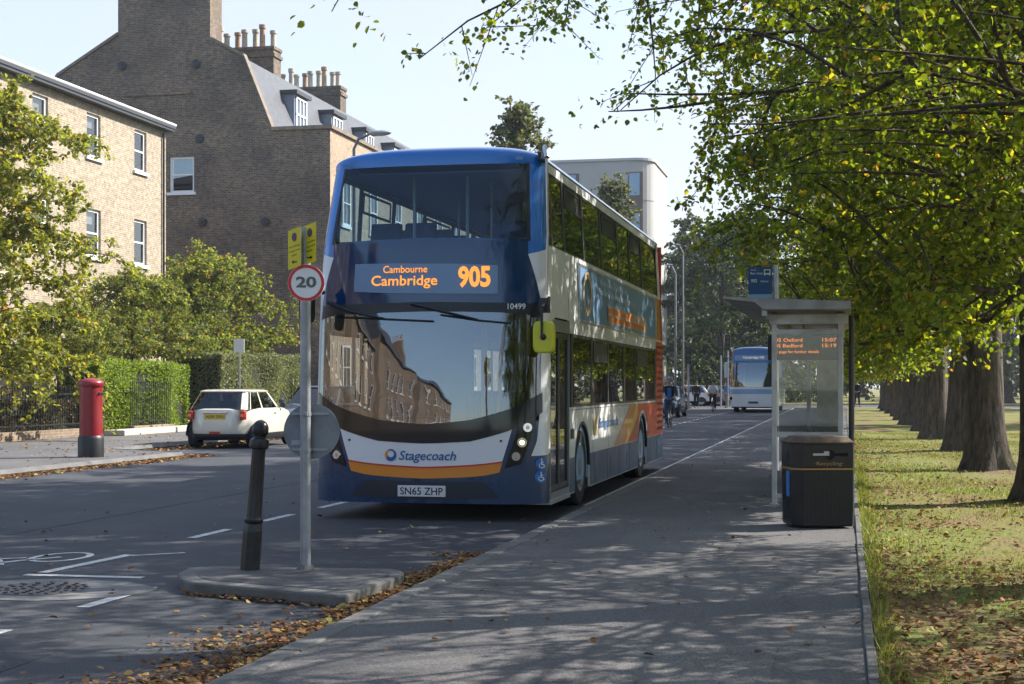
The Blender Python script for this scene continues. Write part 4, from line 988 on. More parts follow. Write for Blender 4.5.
sx, sy = g2(305.5, 567, 1.395)
sp_ = empty('sign_post', (sx, sy, .096), YAW, 'galvanised sign post on the traffic island carrying a 20 speed limit sign', 'sign post')
m = MB(); m.tube([(0,0,0),(0,0,2.62)], .041, 20); m.build('pole', M_STEEL, sp_, smooth=True)
m = MB(); m.tube([(.0,0,0),(.0,0,.035)], [.075,.05], 16); m.build('pole_footing', M_KERB, sp_)
D_ = -sx*math.sin(YAW)+sy*math.cos(YAW); SC_ = D_/1500
def loc_(px, py): return ((px-305.5)*SC_, 1.51+(385-py)*SC_-.096)
u, v = loc_(307.5, 283.5)
m = MB(); m.rev([(.140,-.075),(.140,-.055)], (u,0,v), 40, 'y'); s20 = m.build('speed_sign', pbr('sign_white', (.85,.86,.87), .4), sp_)
m = MB(); n = 40; m.grid([[(u+r*math.cos(2*math.pi*k/n), -.0775, v+r*math.sin(2*math.pi*k/n)) for k in range(n)] for r in (.138,.115)], closed=True); m.build('red_ring', pbr('sign_red', (.65,.02,.03), .4), s20, fix=False)
m = MB(); vs, fs = text_fit('20', .155, .085, offset=.03); m.add([(u+x, -.079, v+z+.006) for x, z in vs], fs); m.build('speed_number', M_BLKGLOSS, s20, fix=False)
u, v = loc_(310.5, 431.5)
BSG = pbr('sign_back_grey', (.24,.26,.285), .5, .3, dirt=((.1,.1,.1), .5, 5))
m = MB(); m.rev([(.215,.06),(.215,.075)], (u,0,v), 48, 'y'); kd = m.build('round_sign_back', BSG, sp_)
for dv in (.135, -.14): m = MB(); m.box(u-.15,u+.13,.042,.06,v+dv-.01,v+dv+.01); m.build('fixing_rail', M_STEEL, kd)
m = MB(); m.box(u-.155,u-.07,.053,.0595,v-.105,v-.07); m.build('sticker', pbr('sticker', (.4,.42,.45), .5), kd)
for dv in (.135, -.14):
    m = MB(); m.rev([(.046,v+dv-.014),(.046,v+dv+.014)], (0,0,0), 16); m.box(-.02,.02,-.062,-.04,v+dv-.012,v+dv+.012); m.build('clamp', M_STEEL, kd)
# two folded yellow parking notices above
YEL = pbr('notice_yellow', (.68,.58,.01), .5, var=.08)
for (ang, ua, va) in ((R(0), 295.5, 249), (R(0), 310.8, 244.5)):
    u, v = loc_(ua, va); wd, hh = .055, .15
    pn = MB(); sh = .45
    PN = lambda a, b, w_=0: (u+a, -.06-a*.9+w_*-1, v+b)
    m = MB(); m.add([PN(a,b+a*.25,w_) for w_ in (0,.004) for a, b in ((-wd,-hh),(wd,-hh),(wd,hh),(-wd,hh))],[(0,3,2,1),(4,5,6,7),(0,1,5,4),(1,2,6,5),(2,3,7,6),(3,0,4,7)])
    nn = m.build('parking_notice', YEL, sp_)
    m = MB()
    m.add([PN(.022*math.cos(k*math.pi/8), .085+.034*math.sin(k*math.pi/8), .006) for k in range(16)], [tuple(range(16))]); m.build('roundel', pbr('roundel_navy', (.06,.03,.12), .5), nn, fix=False)
    m = MB()
    for body, yy, wd_ in (('No stopping', .015, .09), ('except local', -.02, .09), ('buses', -.05, .045)):
        vs, fs = text_fit(body, wd_, .018); m.add([PN(x, z+yy+x*.25, .006) for x, z in vs], fs)
    sg = -1 if ua < 300 else 1
    m.add([PN(sg*a, b-.105, .006) for a, b in ((-.025,-.005),(.005,-.005),(.005,-.015),(.026,0),(.005,.015),(.005,.005),(-.025,.005))], [tuple(range(7))])
    m.build('notice_text', M_BLKGLOSS, nn, fix=False)
m = MB(); m.box(-.055,.03,.042,.05,2.5,2.63); m.build('backing_plate', BSG, sp_)

# ------------------------------------------------------------ bus shelter
SH = empty('bus_shelter', (0, 0, .1), 0, 'open glass bus shelter with a flat metal roof and amber departures display', 'bus shelter')
SY0, SY1, SXL, SXR = 17.9, 23.2, -.80, .02
FRM = pbr('shelter_metal', (.42,.42,.42), .38, .85, dirt=((.15,.14,.13), .4, 4))
for (x, y) in ((SXL, SY0), (SXR-.06, SY0), (SXR-.06, SY0+1.75), (SXR-.06, SY0+3.5), (SXR-.06, SY1), (SXL+.28, SY1)):
    m = MB(); m.box(x-.03, x+.03, y-.03, y+.03, 0, 2.25); m.box(x-.05, x+.05, y-.05, y+.05, 0, .015); m.build('post', FRM, SH, bevel=.006)
SHG = glass('shelter_glass', (.86,.88,.87), .8, .02, 1.6)
SHD = glass('frosted_strip', (.62,.62,.6), .6, .15, 1.5)
for (xa, xb, ya, yb) in ((SXL+.03, SXR-.09, SY0, SY0), (SXR-.06, SXR-.06, SY0+.03, SY0+1.72), (SXR-.06, SXR-.06, SY0+1.78, SY0+3.47), (SXR-.06, SXR-.06, SY0+3.53, SY1-.03)):
    m = MB(); 
    if xa != xb: m.box(xa, xb, ya-.004, ya+.004, .86, 2.0)
    else: m.box(xa-.004, xa+.004, ya, yb, .45, 2.0)
    gp = m.build('glass_panel', SHG, SH)
    for z in ((.80, .86), (2.0, 2.06)) if xa != xb else ((.40, .45), (2.0, 2.06)):
        m = MB()
        if xa != xb: m.box(xa, xb, ya-.02, ya+.02, z[0], z[1])
        else: m.box(xa-.02, xa+.02, ya, yb, z[0], z[1])
        m.build('glazing_rail', FRM, gp)
    if xa != xb:
        m = MB(); m.box(xa, xb, ya-.015, ya+.015, .08, .13); m.build('foot_rail', FRM, gp)
        m = MB(); m.box(xa+.1, xb-.1, ya-.006, ya+.006, .9, 1.32) if False else m.box(xa, xb, ya-.0055, ya+.0055, .862, .93); m.build('etched_strip', SHD, gp)
m = MB(); m.box(SXL-.05, SXR+.02, SY0-.05, SY0+.05, 2.12, 2.24); m.box(SXR-.11, SXR-.01, SY0+.05, SY1, 2.12, 2.24); m.box(SXL-.05, SXL+.03, SY0+.05, SY1, 2.16, 2.24); m.build('roof_beam', FRM, SH, bevel=.005)
m = MB(); xo = -1.36; rows = []
m.prism([(xo, 2.40), (SXL-.2, 2.355), (SXL-.1, 2.27), (SXR+.06, 2.265), (SXR+.06, 2.36), (SXL-.15, 2.405), (xo, 2.425)], SY0-.55, SY1+.3, 'xz')
rf = m.build('roof', pbr('shelter_roof', (.3,.3,.3), .4, .6, dirt=((.1,.09,.08), .5, 3)), SH, bevel=.006)
m = MB()
for k in range(8): 
    y = SY0-.5+k*.83; m.box(SXL-.12, SXL-.06, y, y+.03, 2.2, 2.29)
m.build('roof_bracket', FRM, rf)
m = MB(); m.box(-.06, .0, SY0+.2, SY1, .45, .5); m.box(-.36, -.06, SY0+1.2, SY1-.6, .5, .53); m.build('perch_seat', pbr('seat_red', (.15,.03,.03), .5), SH, bevel=.01)
m = MB(); m.tube([(SXR+.07, SY0+.9, 0), (SXR+.07, SY0+.9, 2.26)], .035, 12); m.build('downpipe', DGREY, SH)
dx0, dx1, dz0, dz1 = -.92, -.06, 1.72, 1.93
m = MB(); m.box(dx0, dx1, SY0+.9, SY0+1.08, 1.72, 2.03); dp = m.build('departures_display', M_BLACK, SH, bevel=.01)
m = MB(); m.box(-.5, -.47, SY0+.95, SY0+1.0, 2.03, 2.29); m.build('display_hanger', FRM, dp)
AMB2 = pbr('amber_display_dim', (1.,.26,.03), .5, emit=.55)
m = MB()
for body, a, b, z in (('905 Oxford', dx0+.05, dx0+.42, 1.965), ('905 Bedford', dx0+.05, dx0+.42, 1.895), ('See page for further details', dx0+.05, dx1-.24, 1.815), ('15:07', dx1-.2, dx1-.03, 1.965), ('15:19', dx1-.2, dx1-.03, 1.895)):
    vs, fs = text_fit(body, b-a, .045, offset=.01); m.add([((a+b)/2+x, SY0+.897, z+y) for x, y in vs], fs)
m.build('display_text', AMB2, dp, fix=False)
m = MB(); m.box(-.40, -.08, SY0+5.2, SY0+5.24, .7, 1.9); m.build('timetable_case', pbr('poster_pale', (.5,.5,.47), .5, var=.2, vs=6), SH)

# bus stop flag on its own pole behind the shelter roof
FY = 25.2; FX0, FX1 = px_Y(748.5, FY), px_Y(772, FY)
bs = empty('bus_stop_sign', (px_Y(776, FY), FY, .1), 0, 'blue bus stop sign with white lettering on a pole above the shelter roof', 'sign')
dF = FX0*-math.sin(YAW)+FY*math.cos(YAW); zt, zb = 1.41+(385-267.5)/1500*dF, 1.41+(385-299)/1500*dF
m = MB(); m.tube([(0,0,0),(0,0,zt+.03)], .05, 12); m.build('pole', M_ALU, bs, smooth=True)
a, b = FX0-bs.location.x, FX1-bs.location.x
m = MB(); m.box(a, b, -.03, .03, zb, zt); fl = m.build('flag', pbr('flag_blue', (.006,.07,.20), .4), bs, bevel=.004)
m = MB(); m.box(a, b, -.033, -.031, zb, zb+.075); m.build('flag_footer', pbr('flag_pale', (.25,.42,.6), .4), fl)
m = MB(); wd = b-a
for body, xx, z, w_, h_ in (('Parkside', .16, zt-.045, .22, .022), ('Bus stop', .29, zt-.105, .52, .05), ('905', .18, zt-.225, .26, .06), ('Oxford', .62, zt-.235, .32, .035)):
    vs, fs = text_fit(body, wd*w_, h_, offset=.01); m.add([(a+wd*(xx if xx > .2 or body == '905' else xx+.0)+x+ (wd*.06), -.034, z+y) for x, y in vs], fs)
cx_, cz_ = a+wd*.8, zt-.085
for (p0,p1,q0,q1) in ((-.055,.055,.03,.05),(-.055,-.035,-.04,.03),(.035,.055,-.04,.03),(-.035,.035,-.04,-.015),(-.05,-.03,-.055,-.04),(.03,.05,-.055,-.04)): m.add([(cx_+x,-.034,cz_+z) for x, z in ((p0,q0),(p1,q0),(p1,q1),(p0,q1))],[(0,1,2,3)])
m.build('flag_text', M_WHITE, fl, fix=False)

# ------------------------------------------------------------ litter bin
LB = empty('litter_bin', (-.25, 15.3, .1), R(17), 'black recycling litter bin with gold lettering beside the bus shelter', 'litter bin', None, .90)
BN = pbr('bin_black', (.008,.009,.012), .3, dirt=((.04,.038,.035), .35, 4)); GOLD = pbr('bin_gold', (.35,.20,.06), .5)
m = MB(); ol = [(-.26,-.31),(.31,-.31),(.31,.27),(.22,.33),(-.24,.33),(-.36,.22),(-.36,-.18)]
def taper(ol, z0, z1, s0, s1, mb):
    n = len(ol); mb.add([(x*s0, y*s0, z0) for x, y in ol]+[(x*s1, y*s1, z1) for x, y in ol], [tuple(reversed(range(n))), tuple(range(n, 2*n))]+[(i, (i+1) % n, (i+1) % n+n, i+n) for i in range(n)])
taper(ol, .02, .64, .96, 1.0, m); bd = m.build('body', BN, LB, bevel=.012)
m = MB(); taper(ol, .66, .93, 1.0, 1.0, m); hd = m.build('hood', BN, LB, bevel=.012)
m = MB(); taper(ol, .64, .66, 1.012, 1.012, m); m.build('gold_band', GOLD, LB)
m = MB(); taper(ol, .93, .945, 1.03, 1.03, m); taper(ol, .945, 1.0, 1.0, .8, m); m.build('lid', pbr('bin_lid', (.16,.115,.075), .85, var=.4, vs=5, dirt=((.06,.05,.04), .6, 6)), LB, bevel=.006)
m = MB()                                        # perforated look: raised ribs on the front and side
for i in range(30): x = -.24+i*.0182; m.box(x*.98, x*.98+.007, -.3165, -.300, .05, .62)
for j in range(30): z = .05+j*.0192; m.box(-.245, .295, -.3155, -.300, z, z+.007)
m.build('mesh_grille', pbr('bin_mesh', (.018,.02,.024), .4), bd)
m = MB()
for j in range(30): z = .05+j*.0192; m.box(-.362, -.35, -.17, .2, z, z+.008)
m.build('side_grille', MATS['bin_mesh'], bd)
m = MB(); m.box(-.15, .24, -.314, -.309, .79, .825); m.rev([(.052,-.3145),(.052,-.3095)], (.04,0,.805), 20, 'y'); m.build('aperture', M_BLKGLOSS, hd)
m = MB(); m.box(-.15, .03, -.318, -.3148, .797, .822); m.box(-.03,.03,-.3185,-.3182,.797,.845); m.build('aperture_lip', pbr('lip_grey', (.42,.43,.44), .4, .5), hd)
vs, fs = text_fit('·Recycling·', .32, .05, shear=.1, offset=.004); m = MB(); m.add([(.03+x, -.3112, .705+z) for x, z in vs], fs); m.build('bin_lettering', GOLD, hd, fix=False)
m = MB(); m.box(-.3635, -.361, -.13, .0, .34, .62); m.build('blue_label', pbr('label_blue', (.03,.2,.5), .5), bd)
m = MB(); m.rev([(.05,-.3625),(.05,-.36)], (0,-.02,.8), 16, 'x'); m.build('ash_hole', M_BLKGLOSS, hd)
m = MB(); m.box(.297,.312,-.312,-.297,.0,.93); m.build('corner_strip', pbr('strip_steel', (.3,.3,.29), .5, .6), LB)
# pavement litter: small sign on post, street lamps, far signals
def lamp_post(x, y, h, side, label, group=None, arm=1.3):
    e = empty('street_lamp', (x, y, .1 if x < FX or x > KX else 0), 0, label, 'street lamp', group)
    m = MB(); m.tube([(0,0,0),(0,0,1.2)], .09, 12); m.tube([(0,0,1.2),(0,0,h-.3),(side*.15,0,h),(side*arm,0,h+.15)], [.065,.05,.045,.035], 10); m.build('pole', pbr('lamp_grey', (.16,.17,.18), .6, .2), e, smooth=True)
    m = MB(); rows = []
    for t, r in ((0,.05),(.2,.14),(.6,.17),(.9,.11),(1.0,.03)) if arm > .4 else ((0,.03),(.15,.07),(.35,.08),(.5,.03)): rows.append([(side*(arm-.1+t*.75), r*math.cos(a)*1.0, h+.16+r*.55*math.sin(a)) for a in [2*math.pi*k/12 for k in range(12)]])
    m.grid(rows, closed=True); m.build('lamp_head', pbr('lamp_head', (.35,.37,.39), .4, .4), e, smooth=True)
    return e
lamp_post(px_Y(354, 44.4), 44.4, zz(0, 135, -14, 44.4)-.2, 1, 'tall street lamp whose head shows above the left end of the bus roof', arm=.55)
lamp_post(px_Y(675.5, 78), 78, 7.6, -1, 'left one of two slim lamp posts beyond the back of the bus', 'lamp posts beyond the bus', arm=.22)
lamp_post(px_Y(683, 84), 84, 9.2, -1, 'right one of two slim lamp posts beyond the back of the bus', 'lamp posts beyond the bus', arm=.22)
def signal(px, y, h, label, pyb=None):
    e = empty('traffic_light', (px_Y(px, y), y, .1), 0, label, 'traffic light', 'traffic lights at the far junction')
    m = MB(); m.tube([(0,0,0),(0,0,h)], .06, 10); m.build('pole', M_STEEL, e)
    m = MB(); m.box(-.17,.17,-.2,.02,h-.95,h+.05); hd = m.build('signal_head', M_BLACK, e, bevel=.03)
    for k, c in enumerate(((.12,.01,.01),(.12,.06,.01),(.01,.06,.03))):
        m = MB(); m.rev([(.1,-.22),(.1,-.201)], (0,0,h-.15-k*.3), 14, 'y'); m.build('lens', pbr('lens_%d' % k, c, .3), hd)
signal(688.5, 88, 3.6, 'leftmost traffic light at the far junction')
signal(721, 98, 4.3, 'traffic light left of the distant white coach')
signal(728, 97, 4.6, 'traffic light right against the side of the distant white coach')
e = empty('parking_sign', (px_Y(239, 43), 43, .1), 0, 'small white rectangular sign on a thin post in front of the far hedge', 'sign')
h = zz(0, 342, e.location.x, 43)
m = MB(); m.tube([(0,.04,0),(0,.04,h)], .025, 8); m.build('pole', M_STEEL, e); m = MB(); m.box(-.17,.17,-.01,.01,h-.42,h); m.build('plate', pbr('sign_plate', (.7,.7,.68), .5), e)
# ------------------------------------------------------------ cars
CARG = glass('car_glass', (.16,.18,.19), 1., ior=1.75)
RIMM = pbr('alloy_rim', (.45,.46,.48), .3, .8)
def car(name, label, cat, group, loc, rz, paint, L=3.72, Wd=1.68, H=1.41, mini=True, plate=None, detail=True, wag=0.):
    c = empty(name, loc, rz, label, cat, group); hw, hl = Wd/2, L/2
    NP = 56
    def ring(sw, sl, zf, ex=3.7):
        r = []
        for k in range(NP):
            t = 2*math.pi*(k+.5)/NP
            x = hw*sw*math.copysign(abs(math.cos(t))**(2/ex), math.cos(t)); y = hl*sl*math.copysign(abs(math.sin(t))**(2/ex), math.sin(t)); r.append((x, y, zf(y)))
        return r
    zb = H*(.675 if mini else .65); cowl = hl*.38
    def belt(y): return zb+.02*0 if y < cowl else zb-(y-cowl)/(hl-cowl)*.16*1.0-((y-cowl)/(hl-cowl))**3*.1
    rows = [ring(.93,.95,lambda y: .22), ring(.985,.99,lambda y: .30), ring(1,1,lambda y: .45), ring(1,1,lambda y: .58), ring(.985,.985,lambda y: belt(y)*.86+.02), ring(.965,.965,lambda y: belt(y)*.97), ring(.90,.93,lambda y: belt(y)), ring(.5,.6,lambda y: belt(y)+.015), ring(.02,.02,lambda y: belt(y)+.02)]
    m = MB(); m.grid(rows, closed=True); m.add(rows[0], [tuple(range(NP))]); body = m.build('body', paint, c, smooth=True)
    # greenhouse
    y0, y1 = -hl*.93, cowl+.02; ty0, ty1 = y0+(.36 if mini else .75-wag), y1-(.52 if mini else .75)
    def gring(ya, yb, w_, z, rc=.2):
        rc = min(rc, w_*.9, (yb-ya)*.45); out = []; ys_ = [ya+rc+(yb-ya-2*rc)*f for f in (0, .03, .40, .445, .95)]
        out += [(w_, y, z) for y in ys_]
        out += [(w_-rc+rc*math.cos(a), yb-rc+rc*math.sin(a), z) for a in [R(k*22.5) for k in range(0, 5)]]
        out += [(-w_+rc+rc*math.cos(a), yb-rc+rc*math.sin(a), z) for a in [R(90+k*22.5) for k in range(0, 5)]]
        out += [(-w_, y, z) for y in reversed(ys_)]
        out += [(-w_+rc+rc*math.cos(a), ya+rc+rc*math.sin(a), z) for a in [R(180+k*22.5) for k in range(1, 5)]]
        out += [(w_-rc+rc*math.cos(a), ya+rc+rc*math.sin(a), z) for a in [R(270+k*22.5) for k in range(0, 4)]]
        return out
    PAINTED = {0, 2, 4, 5, 13, 14, 16, 18, 19, 20, 24+1, 24+2}
    g0 = gring(y0, y1, hw*.885, zb-.02, .24); g1 = gring(ty0, ty1, hw*.735, H-.075, .2); NG = len(g0)
    gm, pm = MB(), MB()
    for k in range(NG):
        k2 = (k+1) % NG; (pm if k in PAINTED else gm).add([g0[k], g0[k2], g1[k2], g1[k]], [(0,1,2,3)])
    gl = gm.build('windows', CARG, c, fix=False); pm.build('pillars', paint, c, fix=False)
    m = MB(); m.grid([g1, gring(ty0-.02, ty1+.015, hw*.75, H-.05, .2), gring(ty0+.08, ty1-.08, hw*.68, H-.015, .2), gring(ty0+.3, ty1-.3, hw*.4, H, .15), gring(ty0+.6,ty1-.6,.02,H+.003,.01)], closed=True); m.build('roof', paint, c, smooth=True, fix=False)
    m = MB(); m.box(-hw*.7, hw*.7, y0+.6, y1-.5, zb-.35, zb-.05)
    for x in (-.36, .36): m.box(x-.2, x+.2, -.2, .0, zb-.1, H-.3); m.box(x-.1,x+.1,-.18,-.06,H-.3,H-.14)
    m.build('seats', CURT, c)
    wr = .30; wb = hl*.66
    for sg in (1,-1):
        for yy in (-wb, wb):
            wheel(c, sg*(hw-.11), yy, wr, wr, .19, sg, RIMM, 5)
            m = MB(); m.grid([[(sg*(hw+.004), yy+r*math.cos(math.pi*k/14), wr+r*math.sin(math.pi*k/14)) for k in range(15)] for r in (wr+.055, .02)]); m.build('wheel_arch', M_BLACK, c, fix=False)
    m = MB(); m.grid([ring(.94,.955,lambda y: .2), ring(.992,.996,lambda y: .26), ring(1.006,1.004,lambda y: .32), ring(1.006,1.004,lambda y: .355)], closed=True); m.build('bumper_trim', M_BLACK, c, smooth=True, fix=False)
    # lights, plate, mirrors
    for sg in (1,-1):
        m = MB(); m.box(sg*hw*.78-.065, sg*hw*.78+.065, -hl*.97, -hl*.88, zb-.27, zb-.05); t_ = m.build('tail_lamp', pbr('tail_red', (.45,.02,.02), .2, coat=.5), c, bevel=.03)
        m = MB(); m.box(sg*hw*.78-.035, sg*hw*.78+.035, -hl*.977, -hl*.97+.001, zb-.19, zb-.13); m.build('indicator', pbr('indicator', (.75,.35,.12), .2), t_)
        m = MB(); m.box(sg*hw*.76-.13, sg*hw*.76+.13, hl*.90, hl*.972, .58, .74); m.build('headlamp', pbr('headlamp', (.6,.62,.65), .08, .5), c, bevel=.04)
        m = MB(); m.box(sg*(hw+.02)-.07, sg*(hw+.02)+.07, cowl-.28, cowl-.18, zb-.0, zb+.13); m.build('wing_mirror', M_BLACK if mini else paint, c, bevel=.03)
        m = MB(); m.box(sg*(hw*.985)-.01, sg*(hw*.985)+.012, -.1, .06, zb-.14, zb-.12); m.build('door_handle', CHROME, c)
    m = MB(); m.box(-.36,.36,hl*.975,hl*.992,.33,.52); m.build('front_grille', M_BLACK, c)
    if detail:
        m = MB(); m.box(-.31,.31,-hl*1.0,-hl*.97,zb-.105,zb-.07); m.build('boot_handle', CHROME, c, bevel=.008)
        m = MB(); m.box(-.13,.13,-hl*1.008,-hl*.99,.36,.41); m.build('rear_reflector', pbr('tail_red', (.45,.02,.02)), c)
        m = MB(); m.box(-.26,.26,-hl*.993,-hl*.975,zb-.255,zb-.135); p_ = m.build('number_plate', pbr('plate_yellow', (.62,.42,.02), .4), c)
        if plate:
            vs, fs = text_fit(plate, .47, .075, offset=.008); m = MB(); m.add([(x, -hl*.9935-.001, zb-.195+z) for x, z in vs], fs); m.build('plate_lettering', M_BLKGLOSS, p_, fix=False)
        m = MB(); m.tube([(0,ty0+.25,H-.03),(0,ty0+.05,H+.10)], .006, 5); m.build('aerial', M_BLACK, c)
    return c
CREAM = pbr('car_cream', (.64,.60,.50), .25, coat=.8)
c1 = car('parked_car', 'small cream white hatchback parked with its rear towards us by the hedge', 'car', None, (-14.55, 34.9, 0), R(1.5), CREAM, plate='AJ59 ZRK')
c2 = car('parked_car', 'dark grey blue car parked just beyond the cream hatchback, half hidden by the bus', 'car', None, (-15.0, 41.6, 0), math.pi, pbr('car_slate', (.05,.07,.10), .25, .3, coat=.8), L=4.4, Wd=1.8, H=1.5, mini=False, detail=False, wag=.3)
c3 = car('car', 'dark silver car driving behind the leading cyclist', 'car', None, (px_Y(665, 71), 71, 0), math.pi, pbr('car_silver', (.13,.15,.18), .25, .5, coat=.7), L=4.3, Wd=1.78, H=1.46, mini=False, detail=False)
cols = [('car_white', (.75,.75,.75), 'white car left of the pedestrians at the far junction'), ('car_bronze', (.33,.27,.22), 'bronze estate car crossing the far junction'), ('car_grey', (.4,.42,.45), 'pale grey car crossing the far junction behind the second cyclist'), ('car_blue', (.02,.16,.45), 'blue and white car beside the coach at the far junction')]
for i, (px, (mn, cc, lb)) in enumerate(zip((683, 700, 715, 727), cols)):
    y = 108.5+i*1.6; car('car', lb, 'car', 'cars at the far junction', (px_Y(px, y), y, 0), R(90), pbr(mn, cc, .25, coat=.6), L=4.3, Wd=1.78, H=1.5, mini=False, detail=False, wag=.35)

# ------------------------------------------------------------ distant coach
CX, CY = -4.85, 83.
co = empty('coach', (CX, CY, 0), 0, 'white and dark blue single deck coach approaching in the kerb lane', 'coach')
CWd = lambda z: 1.26-.10*sstep((z-2.2)/1.4)
G = Front((CX, CY, 0), CWd, .30, 3.2, lambda z: 0.02 if z < 1.4 else .02+.35*((z-1.4)/2.1)**1.7, lambda z: .9)
CWHITE = pbr('coach_white', (.66,.70,.74), .25, coat=.6); CNAVY = pbr('coach_navy', (.02,.09,.24), .15, coat=.6); CSKY = pbr('coach_sky_blue', (.18,.36,.58), .25, coat=.6)
def CP(name, mat, p0, p1, z0, z1, off, parent=co, nu=24, nv=8): return G.patch([(p0, z1), (p1, z1)], [(p0, z0), (p1, z0)], off, nu, nv, name, mat, parent)
CP('front_panel', CWHITE, -2, 2, .32, 1.42, 0, nu=48); CP('front_stripes', CSKY, -.8, .8, 1.02, 1.28, .006); CP('windscreen', glass('coach_glass', (.22,.34,.5), 1., ior=2.4), -.88, .88, 1.40, 2.72, .004)
CP('blue_surround', CNAVY, -2, 2, 2.70, 3.42, .0, nu=48); CP('left_pillar', CNAVY, -2, -.86, 1.42, 2.72, 0); CP('right_pillar', CNAVY, .86, 2, 1.42, 2.72, 0)
d_ = CP('destination_display', LEDBACK, -.55, .55, 2.85, 3.15, .01); m = MB(); G.wrap(text_fit('Cambridge N5', 1.15, .17, offset=.01), 0, 3.0, .03, m); m.build('route_text', pbr('coach_text', (.6,.55,.4), .5, emit=.3), d_, fix=False)
m = MB(); rows = []
for v in [k/8 for k in range(9)]:
    r = []
    for i in range(33):
        p = -1+i/16; b = G.base(p, 3.4); u = b.x/CWd(3.4); r.append((b.x*(1-.04*v), b.y+(1.6-b.y)*v**1.6, 3.4+.26*math.sqrt(max(0, 1-abs(u)**2.6))*math.sqrt(1-(1-v)**2)))
    rows.append(r)
rows.append([(x, 11.8, z) for x, y, z in rows[-1]]); m.grid(rows); m.build('roof', CNAVY, co, smooth='all', fix=False)
m = MB()
for sg in (1,-1):
    m.grid([[(sg*CWd(z), y, z) for y in (.9, 11.8)] for z in (.32, 1.3)]); 
m.build('side_panel', CWHITE, co, fix=False)
m = MB()
for sg in (1,-1): m.grid([[(sg*CWd(z), y, z) for y in (.9, 11.8)] for z in (1.3, 2.0, 2.8, 3.4)])
m.box(-1.2,1.2,11.7,11.8,.3,3.4); m.build('side_glazing', CNAVY, co, fix=False)
m = MB(); m.box(-1.2,1.2,.3,11.6,.25,.35); m.box(-1.1,1.1,.4,1.0,.9,1.2); m.build('chassis', M_BLACK, co)
m = MB(); m.box(-.26,.26,-.03,-.01,.50,.61); m.build('number_plate', DGREY, co)
for sg in (1,-1):
    p = sg*.78; c = G.pt(p, .78, .01); m = MB(); m.tube([c, c+Vector((sg*.02,-.03,0))], [.1,.09], 12); m.build('headlamp', M_BLKGLOSS, co)
    for yy in (2.6, 8.9): wheel(co, sg*1.08, yy, .48, .48, .28, sg, WM)
    m = MB(); m.box(sg*1.45-.1, sg*1.45+.1, -.35, -.2, 1.9, 2.75); mm = m.build('mirror', pbr('mirror_pale', (.5,.56,.62), .3), co, bevel=.05); m = MB(); m.tube([(sg*1.15,.1,2.95),(sg*1.35,-.2,3.0),(sg*1.45,-.28,2.75)], .03, 6); m.build('mirror_arm', CNAVY, mm)

